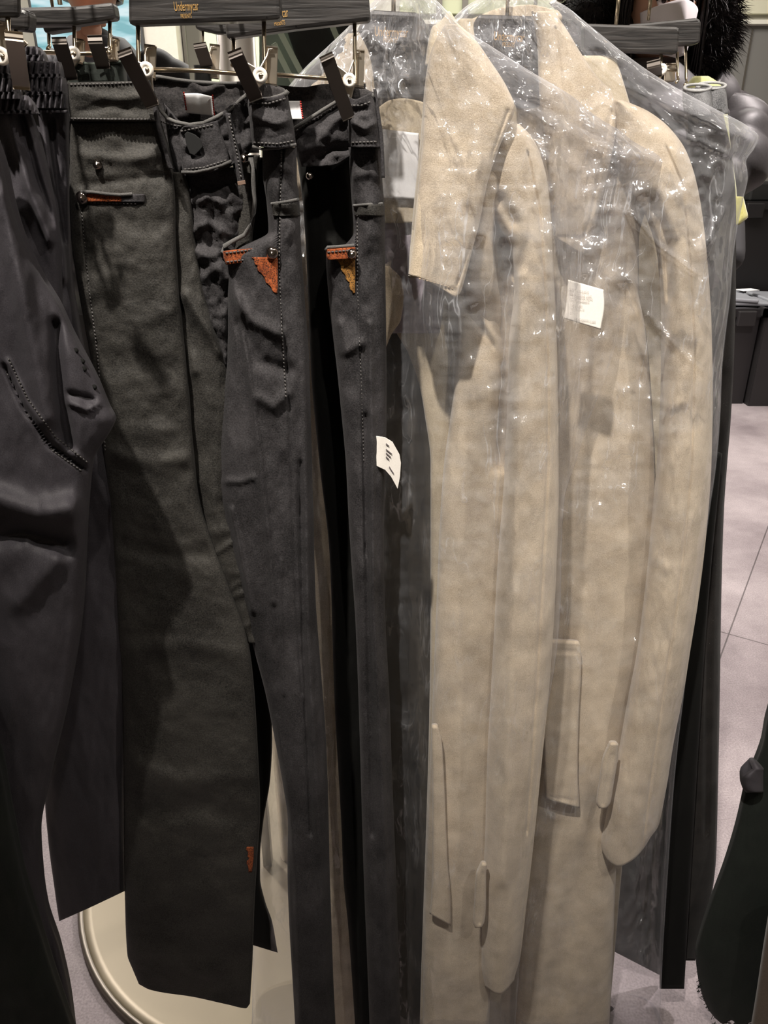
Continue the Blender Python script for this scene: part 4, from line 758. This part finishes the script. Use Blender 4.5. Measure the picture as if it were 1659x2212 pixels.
# swing tag on the front coat
tag = thing('swing_tag', P(850, 950, K - .02), 'white printed swing tag sticking out beside the second jeans', 'tag')
slab('card', [(800, 940), (832, 945), (848, 955), (863, 982), (866, 1000), (864, 1030), (859, 1056), (845, 1030), (832, 1015), (800, 1000)], K - .052, .0006, paper, tag, .0001)
for i, (x0, y0, x1, y1) in enumerate([(834, 958, 840, 963), (834, 970, 846, 980), (834, 978, 844, 987), (834, 986, 840, 992), (841, 1008, 850, 1022)]):
    bar('printed_line', P(x0, y0, K - .0525), P(x1, y1, K - .0525), .0004, .0012, ink, tag, .0001)

# ---------------------------------------------------------------- black trousers right
rt = thing('trousers', P(1530, 200, .86), 'black corduroy trousers with pale grey waist edge, right of the film-wrapped coats', 'trousers')
RY = .832
for nme, cx0, cx1, yy, dy in (('front_waistband', 1478, 1536, 190, 0), ('back_waistband', 1505, 1568, 186, .03)):
    cloth(nme, [(yy, cx0, cx1), (yy + 20, cx0, cx1 + 2), (yy + 60, cx0 + 4, cx1 + 6)], RY + dy, .016, grey_denim, rt, step=4, ex=2.4, amp=.001)
    tube('waist_edge', [P(cx0 + (cx1 - cx0) * (.5 - .5 * math.cos(a)), yy - 1 + 7 * math.sin(a), RY + dy - .016 * math.sin(a)) for a in np.linspace(0, 2 * math.pi, 20)], .0013, grey_edge, rt, 8)
cloth('leg', [(236, 1482, 1560), (330, 1490, 1580), (450, 1500, 1590), (600, 1500, 1590), (760, 1496, 1586), (900, 1490, 1579), (1000, 1476, 1571), (1100, 1464, 1564), (1300, 1452, 1558), (1500, 1448, 1555), (1700, 1440, 1551), (1850, 1436, 1547), (1950, 1432, 1535), (2075, 1430, 1502)], RY + .010, .022, velvet, rt, step=7, ex=2.4, amp=.003, nsx=40, nsy=110, seed=61, folds=[wr([(1538, 1000), (1530, 1400), (1524, 1800)], 5, -.006), wr([(1512, 1300), (1505, 1800)], 5, -.004)])
cloth('leg', [(980, 1450, 1560), (1300, 1440, 1530), (1600, 1434, 1510), (1850, 1430, 1495), (2000, 1427, 1486), (2136, 1425, 1478)], RY - .026, .010, deep_black, rt, step=10, ex=2.4, amp=.002, seed=63)
cloth('leg', [(1500, 1360, 1440), (1700, 1345, 1440), (1850, 1330, 1440), (2000, 1320, 1436), (2060, 1316, 1432)], RY + .030, .008, deep_black, rt, step=10, botc=[(-1, -10), (1, 50)], fall=120)
yl = thing('yellow_garment', P(1560, 200, .90), 'bit of pale yellow knit showing beside the black trousers', 'garment')
cloth('knit', [(425, 1585, 1606), (450, 1580, 1612), (468, 1580, 1616), (480, 1584, 1604), (486, 1586, 1596)], .905, .012, fabric('yellow_knit', (.50, .47, .14), (.66, .62, .28), 300, 20), yl, step=4)
cloth('knit_upper', [(164, 1500, 1530), (175, 1490, 1548), (192, 1485, 1562), (230, 1480, 1570), (330, 1500, 1580), (430, 1530, 1592), (470, 1534, 1590)], .905, .012, fabric('yellow_knit2', (.55, .55, .25), (.70, .70, .38), 300, 20), yl, step=5)

# bottom right garments on another rail
g = thing('long_garment', P(1660, 1650, .80), 'dark green-black garment with frayed hem in the bottom right corner', 'garment')
cloth('cloth_panel', [(350, 1790, 1960), (700, 1780, 1960), (1200, 1730, 1940), (1480, 1678, 1920), (1560, 1655, 1900), (1600, 1648, 1900), (1660, 1626, 1900), (1690, 1612, 1900), (1710, 1608, 1900), (1780, 1592, 1900), (1860, 1568, 1900), (1950, 1535, 1900), (2020, 1512, 1900), (2060, 1503, 1900), (2100, 1506, 1900), (2140, 1514, 1900), (2180, 1530, 1900), (2200, 1545, 1900)], .775, .03, green_black, g, step=6, ex=2.4, amp=.005, nsx=50, nsy=120, seed=71, botc=[(-1, 0), (-.9, 12), (-.8, 4), (-.7, 18), (-.55, 8), (-.4, 24), (0, 20), (1, 20)], fall=60)
cloth('cuff', [(1660, 1625, 1650), (1680, 1602, 1650), (1700, 1603, 1650), (1712, 1612, 1650)], .755, .020, black_cloth, g, step=4, ex=2.2, amp=.002, nsx=12, nsy=12)
bm = bmesh.new(); rr = random.Random(3)
for i in range(150):
    t = rr.random(); x = 1512 + (rr.random() ** 2) * 8 if t < .5 else 1545 + rr.random() * 110; y = 2050 + rr.random() * 150 if t < .5 else 2206 + rr.random() * 10
    if t < .5: x += max(0, (y - 2140)) * .5
    p = P(x, y, .765 + rr.random() * .01); q = p + Vector((rr.uniform(-.006, .001), rr.uniform(-.002, .002), rr.uniform(-.009, .001)))
    tube_bm(bm, [p, (p + q) / 2 + Vector((0, 0, -.001)), q], .0005, 4)
fz = from_bm('frayed_threads', bm, green_black, g); fz['kind'] = 'stuff'
tp = cloth('taupe_garment', [(1960, 1664, 1900), (2060, 1648, 1900), (2140, 1636, 1900), (2260, 1616, 1900)], .70, .02, taupe, None, step=10).o
setp(tp, 'taupe brown cloth edge at the very bottom right corner', 'garment')

# ---------------------------------------------------------------- crates
def crate(label, px0, px1, pytop, pybot, Y, depth=.42, z0=None, mat=None, group='black storage crates'):
    a, b = P(px0, pytop, Y), P(px1, pybot, Y)
    zb = 0.0 if z0 is None else z0
    zt = P(px0, pytop, Y).z; x0, x1 = a.x, P(px1, pytop, Y).x
    t = thing('storage_crate', ((x0 + x1) / 2, Y + depth / 2, zb), label, 'crate', group)
    m = mat or crate_m; wl = .012; cx = (x0 + x1) / 2; W = x1 - x0; H = zt - zb
    bm = bmesh.new()
    box_bm(bm, (cx, Y + depth / 2, zb + .006), (W * .92, depth * .92, .012))
    for s in (-1, 1):
        box_bm(bm, (cx, Y + depth / 2 + s * (depth / 2 - wl), zb + H / 2), (W - .02, wl, H)); box_bm(bm, (cx + s * (W / 2 - wl), Y + depth / 2, zb + H / 2), (wl, depth - .02, H))
    from_bm('tub', bm, m, t, False)
    bm = bmesh.new()
    for s in (-1, 1):
        box_bm(bm, (cx, Y + depth / 2 + s * (depth / 2), zt - .02), (W + .03, .03, .045)); box_bm(bm, (cx + s * W / 2, Y + depth / 2, zt - .02), (.03, depth + .03, .045))
    bmesh.ops.bevel(bm, geom=bm.edges[:], offset=.004, segments=2, affect='EDGES'); from_bm('rim', bm, m, t, False)
    for s in (-1, 1): box('handle', (cx + s * W * .32, Y - .022, zt - .045), (.10, .03, .08), m, t, .006)
    return t, x0, x1, zt
crate_m = plain('crate_black', (.020, .018, .019), .5)
CY_ = 4.25
crate('lower black crate heaped with clear packets, left of the two', 1440, 1650, 668, 850, CY_)
crate('lower black crate cut by the right edge of the photo', 1658, 1900, 668, 850, CY_ - .05)
zt = P(1600, 668, CY_).z
t, _, _, _ = crate('tall black crate standing behind the packets, lid rim catching light', 1570, 1900, 436, 610, CY_ + .50, .4, mat=plain('crate_deep_black', (.012, .011, .012), .4))
hd = thing('carry_basket', (P(1650, 415, CY_ + .7).x, CY_ + .7, P(1600, 436, CY_ + .5).z), 'black basket with carrying handle on top of the tall crate', 'basket')
zc = P(1600, 436, CY_ + .5).z; xc = P(1665, 415, CY_ + .7).x
box('tub', (xc, CY_ + .7, zc + .05), (.36, .28, .10), plain('basket_black', (.01, .01, .01), .5), hd, .01)
tube('handle', [(xc - .17, CY_ + .6, zc + .08), (xc - .15, CY_ + .6, zc + .14), (xc, CY_ + .6, zc + .17), (xc + .15, CY_ + .6, zc + .14), (xc + .17, CY_ + .6, zc + .08)], .010, crate_m, hd)
pkt = plastic('packet_film', .35, .9, 30, .6, 1, 1, 0, .3, 1, (.55, .57, .62))
pk = plain('packet_grey', (.33, .34, .37), .3)
rr = random.Random(5)
for i in range(9):
    xx = P(1610, 650, CY_).x + rr.uniform(-.06, .10) + (i // 5) * .34; zz = zt - .07 + (i % 5) * .024 + .02
    o = box('clothing_packet', (xx, CY_ + .20 + rr.uniform(-.02, .03), zz), (.30, .34, .018), pk, None, .006, Matrix.Rotation(rr.uniform(-.15, .15), 3, 'Z') @ Matrix.Rotation(rr.uniform(-.03, .06), 3, 'Y'))
    setp(o, 'topmost clear-wrapped grey packet in the left crate' if i == 4 else 'topmost clear-wrapped grey packet in the right crate' if i == 8 else ['clear-wrapped grey clothing packet in the left crate under others', 'clear-wrapped grey clothing packet in the right crate under others'][i // 5], 'packet', ['packets in the left crate', 'packets in the right crate'][i // 5])
o = box('paper_slip', (P(1610, 612, CY_ + .3).x, CY_ + .26, zt + .062), (.11, .07, .002), label_white, None, 0, Matrix.Rotation(.3, 3, 'Z')); setp(o, 'small white paper slip lying on the crate packets', 'paper')

# chrome wire hooks of a far rack at the top
hk = thing('wire_rack', (P(1230, 20, 3.2).x, 3.2, 0), 'chrome wire rack frame rising behind the right coat at the top of the photo', 'rack')
for pts in ([(1228, 90), (1228, 30), (1228, -60)], [(1242, 90), (1240, 20), (1262, -10), (1300, -30)], [(1222, 60), (1222, 20), (1205, 14), (1190, 10), (1224, -10)]):
    tube('wire', [P(a, b, 3.2) for a, b in pts], .010, metal, hk, 8)
x_ = P(1228, 90, 3.2); tube('post', [x_, (x_.x, 3.2, 0)], .012, metal, hk, 10)
tube('foot', [(x_.x - .2, 3.2, .012), (x_.x + .2, 3.2, .012)], .012, metal, hk, 10)

# ---------------------------------------------------------------- people
skin = plain('skin_light', (.62, .36, .25), .5)
skin2 = plain('skin_warm', (.66, .36, .24), .5)
hair_m = plain('hair_black', (.012, .009, .009), .35)
def body_skin(name, pts, edges, radii, mat, parent, sub=2, label=None):
    me = bpy.data.meshes.new(name); me.from_pydata([tuple(p) for p in pts], edges, []); 
    off = rootloc(parent) if parent else Vector((0, 0, 0)); me.transform(Matrix.Translation(-off))
    o = bpy.data.objects.new(name, me); C.objects.link(o); me.materials.append(mat)
    if parent: o.parent = parent
    sk = o.modifiers.new('skin', 'SKIN'); sk.use_smooth_shade = True
    sv = me.skin_vertices[0].data
    for i, r in enumerate(radii): sv[i].radius = r if isinstance(r, tuple) else (r, r)
    sv[0].use_root = True
    ss = o.modifiers.new('sub', 'SUBSURF'); ss.levels = sub; ss.render_levels = sub
    if label: o['label'] = label
    return o
def head(name, c, r, mat, parent, yaw=0, nose=True):
    """head with brow, eye sockets, nose, lips, chin; face towards -Y"""
    bm = bmesh.new(); bmesh.ops.create_uvsphere(bm, u_segments=64, v_segments=48, radius=1)
    for v in bm.verts:
        x, y, z = v.co
        f = max(0, -y)
        X = x * .074; Z = z * .115; Yy = y * .094
        jaw = max(0, -z)
        X *= 1 - .34 * jaw ** 1.5; Yy *= 1 - .12 * jaw
        g_ = lambda cx, cz, sx, sz: math.exp(-((x - cx) / sx) ** 2 - ((z - cz) / sz) ** 2) * (f > .2)
        Yy -= .020 * g_(0, -.18, .13, .10) + .011 * g_(0, .02, .09, .22)
        Yy += .007 * (g_(.38, .08, .2, .09) + g_(-.38, .08, .2, .09))
        Yy -= .004 * (g_(.36, .22, .3, .06) + g_(-.36, .22, .3, .06))
        Yy -= .006 * g_(0, -.44, .22, .05) + .006 * g_(0, -.54, .2, .05) - .004 * g_(0, -.49, .25, .02)
        Yy -= .008 * g_(0, -.82, .25, .12)
        v.co = (X, Yy, Z)
    R = Matrix.Rotation(yaw, 3, 'Z')
    for v in bm.verts: v.co = R @ (v.co * r) + Vector(c)
    return from_bm(name, bm, mat, parent)
# woman with mask and fur hood
WY = 2.1
eye = P(1450, 9, WY); wc = Vector((eye.x, WY + .09, eye.z - .004))
wo = thing('person', (wc.x, wc.y, 0), 'woman in white face mask and dark coat with black fur hood', 'person')
zt = wc.z
# continuous body (torso, legs, arms)
pts = [(0, 0, .95), (0, 0, 1.15), (0, .01, 1.34), (0, .0, zt - .17), (0, -.01, zt - .10), (.10, 0, .88), (.11, .0, .48), (.11, .02, .08), (.12, -.12, .035), (-.10, 0, .88), (-.11, 0, .48), (-.11, .02, .08), (-.12, -.12, .035),
       (.17, 0, zt - .24), (.27, .02, zt - .48), (.20, -.2, zt - .55), (.12, -.27, zt - .52), (-.17, 0, zt - .24), (-.24, .0, zt - .48), (-.12, -.22, zt - .5), (-.05, -.28, zt - .48)]
ed = [(0, 1), (1, 2), (2, 3), (3, 4), (0, 5), (5, 6), (6, 7), (7, 8), (0, 9), (9, 10), (10, 11), (11, 12), (3, 13), (13, 14), (14, 15), (15, 16), (3, 17), (17, 18), (18, 19), (19, 20)]
rd = [.14, .12, .14, .08, .045, .085, .055, .04, .035, .085, .055, .04, .035, .05, .042, .034, .025, .05, .042, .034, .025]
body_skin('body', [Vector(p) + Vector((wc.x, wc.y, 0)) for p in pts], ed, rd, plain('trouser_dark', (.02, .02, .022), .8), wo)
hd_ = head('head', wc, 1.08, skin, wo, .12)
def puffer(name, pts, rads, mat, parent):
    bm = bmesh.new(); n = 90; pv = [Vector(p) for p in pts]; L = [0]
    for a, b in zip(pv[:-1], pv[1:]): L.append(L[-1] + (b - a).length)
    out = []
    for i in range(n):
        s = L[-1] * i / (n - 1); k = max(j for j in range(len(L)) if L[j] <= s + 1e-9); k = min(k, len(L) - 2)
        t = (s - L[k]) / (L[k + 1] - L[k]); p = pv[k].lerp(pv[k + 1], t); r = rads[k] + (rads[k + 1] - rads[k]) * t
        out.append((p, r * (1 + .07 * abs(math.sin(s / .075 * math.pi)) )))
    rings = []
    for i, (p, r) in enumerate(out):
        d = (out[min(i + 1, n - 1)][0] - out[max(i - 1, 0)][0]).normalized(); s_ = d.cross(Vector((0, 1, .01))).normalized(); t_ = s_.cross(d)
        rings.append([bm.verts.new(p + (s_ * math.cos(a) + t_ * math.sin(a)) * r * (1 + .05 * math.sin(3 * a + i * .3))) for a in [2 * math.pi * q / 28 for q in range(28)]])
    for a, b in zip(rings[:-1], rings[1:]):
        for k in range(28): bm.faces.new((a[k], a[(k + 1) % 28], b[(k + 1) % 28], b[k]))
    bm.faces.new(rings[0][::-1]); bm.faces.new(rings[-1])
    return from_bm(name, bm, mat, parent)
coat_m = fabric('down_coat_grey', (.040, .037, .038), (.062, .057, .058), 200, 9, .5, .1, .3, .4)
puffer('coat_body', [wc + Vector((0, .02, -.10)), wc + Vector((0, .02, -.22)), wc + Vector((0, .02, -.5)), wc + Vector((0, .02, -.95))], [.09, .19, .22, .20], coat_m, wo)
el = P(1640, 330, WY + .05)
puffer('coat_sleeve', [wc + Vector((.12, .03, -.17)), wc + Vector((.21, .04, -.27)), Vector((el.x - .06, WY + .1, el.z + .06)), Vector((el.x - .08, WY - .02, el.z - .02)), wc + Vector((.06, -.20, -.46))], [.085, .092, .085, .075, .06], coat_m, wo)
puffer('coat_sleeve', [wc + Vector((-.12, .03, -.17)), wc + Vector((-.21, .04, -.27)), wc + Vector((-.27, .02, -.44)), wc + Vector((-.2, -.1, -.52)), wc + Vector((-.04, -.21, -.48))], [.085, .092, .085, .075, .06], coat_m, wo)
# hair
bm = bmesh.new(); bmesh.ops.create_uvsphere(bm, u_segments=48, v_segments=40, radius=1)
for v in list(bm.verts):
    x, y, z = v.co
    if y < -.45 and z < .42 and abs(x) < .82: bm.verts.remove(v); continue
    X = x * .098; Yy = y * .112 + .01; Z = z * .135 + .01
    if z < -.1: Z *= 1 + .55 * (-z); X *= 1 + .1 * math.sin(9 * z + 5 * x)
    v.co = wc + Vector((X, Yy, Z))
ho = from_bm('hair', bm, hair_m, wo); md = ho.modifiers.new('s', 'SOLIDIFY'); md.thickness = .012
bm = bmesh.new(); rr = random.Random(9)
for i in range(220):
    sd = rr.choice((-1, 1)); a = rr.uniform(1.05, 1.5)
    p0 = wc + Vector((sd * .075 * math.sin(a) + sd * .014, -.055 * math.cos(a) - .03, .10))
    p1 = p0 + Vector((sd * rr.uniform(.004, .016), rr.uniform(-.01, .01), -.10)); p2 = p1 + Vector((sd * rr.uniform(-.012, .008), rr.uniform(-.01, .02), -rr.uniform(.10, .22)))
    tube_bm(bm, [p0, p1, p2], .0022, 4)
from_bm('hair_strands', bm, hair_m, wo)
# mask : folded shell over nose and chin
bm = bmesh.new(); nU, nV = 25, 19; grid = []
for j in range(nV):
    v_ = j / (nV - 1); row = []
    for i in range(nU):
        u_ = -1 + 2 * i / (nU - 1); a = u_ * 1.12
        zz = .016 + .006 * (1 - abs(u_)) - v_ * (.105 - .035 * abs(u_)) - .012 * abs(u_)
        ridge = (1 - abs(u_)) ** 1.0 * .030 * math.sin(math.pi * (0.12 + .76 * v_))
        rx, ry = .070 - .010 * v_, .090
        row.append(bm.verts.new((rx * math.sin(a) * (1 - .10 * v_), -ry * math.cos(a) - .010 - ridge, zz - .028)))
    grid.append(row)
for j in range(nV - 1):
    for i in range(nU - 1): bm.faces.new((grid[j][i], grid[j][i + 1], grid[j + 1][i + 1], grid[j + 1][i]))
Rz = Matrix.Rotation(.12, 3, 'Z')
for v in bm.verts: v.co = Rz @ (v.co * 1.12) + wc + Vector((0, -.004, .017))
mo = from_bm('face_mask', bm, plain('mask_white', (.86, .82, .83), .75), wo, True, 'white folded face mask'); md = mo.modifiers.new('s', 'SOLIDIFY'); md.thickness = .0015; md.offset = 1
for s in (-1, 1):
    ec = wc + Rz @ Vector((s * .033, -.088, .010))
    lathe('eye', [(0, -.004), (.011, -.004), (.012, 0), (.009, .004), (0, .006)], ec, plain('eye_white%d' % s, (.7, .66, .63), .3), wo, 24, 'Y')
    lathe('iris', [(0, 0), (.0058, 0), (.005, .002), (0, .0025)], ec + Vector((0.002, -.005, 0)), plain('iris%d' % s, (.02, .01, .008), .2), wo, 20, 'Y')
    tube('eyelid', [ec + Vector((t * .015, -.009 + .004 * abs(t), .0055 - .006 * t * t)) for t in (-1, -.6, -.2, .2, .6, 1)], .0017, hair_m, wo, 6)
    tube('eyebrow', [ec + Vector((t * .018, -.008 + .005 * abs(t), .024 - .004 * t * t)) for t in (-1, -.5, 0, .5, 1)], .0026, hair_m, wo, 6)
# fur trim: dense tapered strands around a hood ring
def fur(name, centre, R1, R2, n, ln, parent, mat, tiltY=.0, a0=0, a1=2 * math.pi):
    V = []; Fc = []; rr = random.Random(11)
    for i in range(n):
        a = a0 + (a1 - a0) * rr.random(); b = 2 * math.pi * rr.random()
        er = Vector((math.cos(a) * R1[0], 0, math.sin(a) * R1[1])); dn = Vector((math.cos(a), 0, math.sin(a)))
        dd = dn * math.cos(b) + Vector((0, 1, 0)) * math.sin(b)
        p = Vector(centre) + er + dd * R2 * rr.uniform(.5, 1) + Vector((0, tiltY * math.sin(a), 0))
        d = (dd + Vector((rr.uniform(-.5, .5), rr.uniform(-.5, .5), rr.uniform(-.6, .3)))).normalized(); l_ = ln * rr.uniform(.6, 1.2)
        s_ = d.cross(Vector((rr.random(), rr.random(), rr.random()))).normalized() * .0010
        m_ = p + d * l_ * .5 + Vector((0, 0, -.1 * l_)); e_ = p + d * l_ + Vector((0, 0, -.35 * l_)); k = len(V)
        V += [p - s_, p + s_, m_ + s_ * .7, m_ - s_ * .7, e_]; Fc += [(k, k + 1, k + 2, k + 3), (k + 3, k + 2, k + 4)]
    me = bpy.data.meshes.new(name); me.from_pydata([tuple(v) for v in V], [], Fc); return link(name, me, mat, parent, False)
fur_m = plain('fur_black', (.018, .013, .013), .6)
fc = wc + Vector((-.012, .03, -.03))
core = bmesh.new(); M_ = 40
tube_bm(core, [fc + Vector((math.cos(a) * .155, 0, math.sin(a) * .14)) for a in [2 * math.pi * k / M_ for k in range(M_ + 1)]], .060, 14)
from_bm('hood_roll', core, fur_m, wo)
ff = fur('fur_trim', fc, (.155, .14), .064, 26000, .040, wo, fur_m); ff['kind'] = 'stuff'
box('hood', (0, 0, 0), (.001, .001, .001), coat_m, None) if False else None

# man with hand at chin
MY = 2.45
mc = P(192, -44, MY); mc.z += 0
ma = thing('person', (mc.x, mc.y, 0), 'man in black jacket with one hand raised to his chin behind the left hangers', 'person')
zt = mc.z
pts = [(0, 0, .98), (0, 0, 1.2), (0, .01, zt - .30), (0, .0, zt - .19), (0, -.01, zt - .10), (.1, 0, .9), (.11, 0, .5), (.11, .02, .08), (.12, -.13, .035), (-.1, 0, .9), (-.11, 0, .5), (-.11, .02, .08), (-.12, -.13, .035)]
ed = [(0, 1), (1, 2), (2, 3), (3, 4), (0, 5), (5, 6), (6, 7), (7, 8), (0, 9), (9, 10), (10, 11), (11, 12)]
rd = [.15, .14, .15, .07, .055, .09, .06, .045, .04, .09, .06, .045, .04]
body_skin('body', [Vector(p) + Vector((mc.x, mc.y, 0)) for p in pts], ed, rd, plain('trouser_black', (.012, .012, .013), .8), ma)
head('head', mc, 1.0, skin2, ma, .15)
bm = bmesh.new(); bmesh.ops.create_uvsphere(bm, u_segments=40, v_segments=32, radius=1)
for v in list(bm.verts):
    x, y, z = v.co
    if y < -.3 and z < .35 or z < -.5: bm.verts.remove(v); continue
    v.co = mc + Vector((x * .088, y * .105 + .008, z * .125 + .012))
ho = from_bm('hair', bm, hair_m, ma); md = ho.modifiers.new('s', 'SOLIDIFY'); md.thickness = .01
jm = fabric('jacket_black', (.010, .011, .014), (.022, .023, .028), 200, 9, .6, .1, .3, .3)
puffer('jacket_body', [mc + Vector((-.01, .02, -.13)), mc + Vector((-.01, .02, -.20)), mc + Vector((0, .02, -.34)), mc + Vector((0, .02, -.6)), mc + Vector((0, .02, -.85))], [.075, .12, .19, .19, .18], jm, ma)
puffer('jacket_sleeve', [mc + Vector((.10, .02, -.20)), mc + Vector((.21, .02, -.27)), mc + Vector((.30, .0, -.42)), mc + Vector((.33, -.02, -.62)), mc + Vector((.3, -.1, -.8))], [.06, .08, .07, .06, .05], jm, ma)
hp = P(200, 72, MY - .14)
puffer('jacket_sleeve', [mc + Vector((-.10, .02, -.20)), mc + Vector((-.20, .02, -.28)), mc + Vector((-.24, -.06, -.42)), mc + Vector((-.15, -.12, -.36)), hp + Vector((-.03, .01, -.075))], [.06, .075, .065, .052, .042], jm, ma)
# hand: palm with four curled fingers and thumb
body_skin('hand', [hp + Vector(p) for p in [(-.025, .01, -.055), (-.012, 0, -.018), (.0, -.004, .012),
    (-.024, -.012, .028), (-.008, -.03, .036), (.008, -.030, .028), (-.008, -.014, .034), (.008, -.034, .04), (.022, -.030, .030),
    (.008, -.012, .030), (.024, -.030, .034), (.034, -.026, .022), (.018, -.008, .022), (.034, -.022, .024), (.042, -.018, .012), (-.032, -.016, .002), (-.030, -.030, .022), (-.018, -.036, .036)]],
    [(0, 1), (1, 2), (2, 3), (3, 4), (4, 5), (2, 6), (6, 7), (7, 8), (2, 9), (9, 10), (10, 11), (2, 12), (12, 13), (13, 14), (1, 15), (15, 16), (16, 17)],
    [.026, .030, .026] + [.0105, .0095, .008] * 2 + [.010, .009, .0078] + [.009, .008, .007] + [.012, .010, .0085], skin2, ma, 2, 'raised hand')
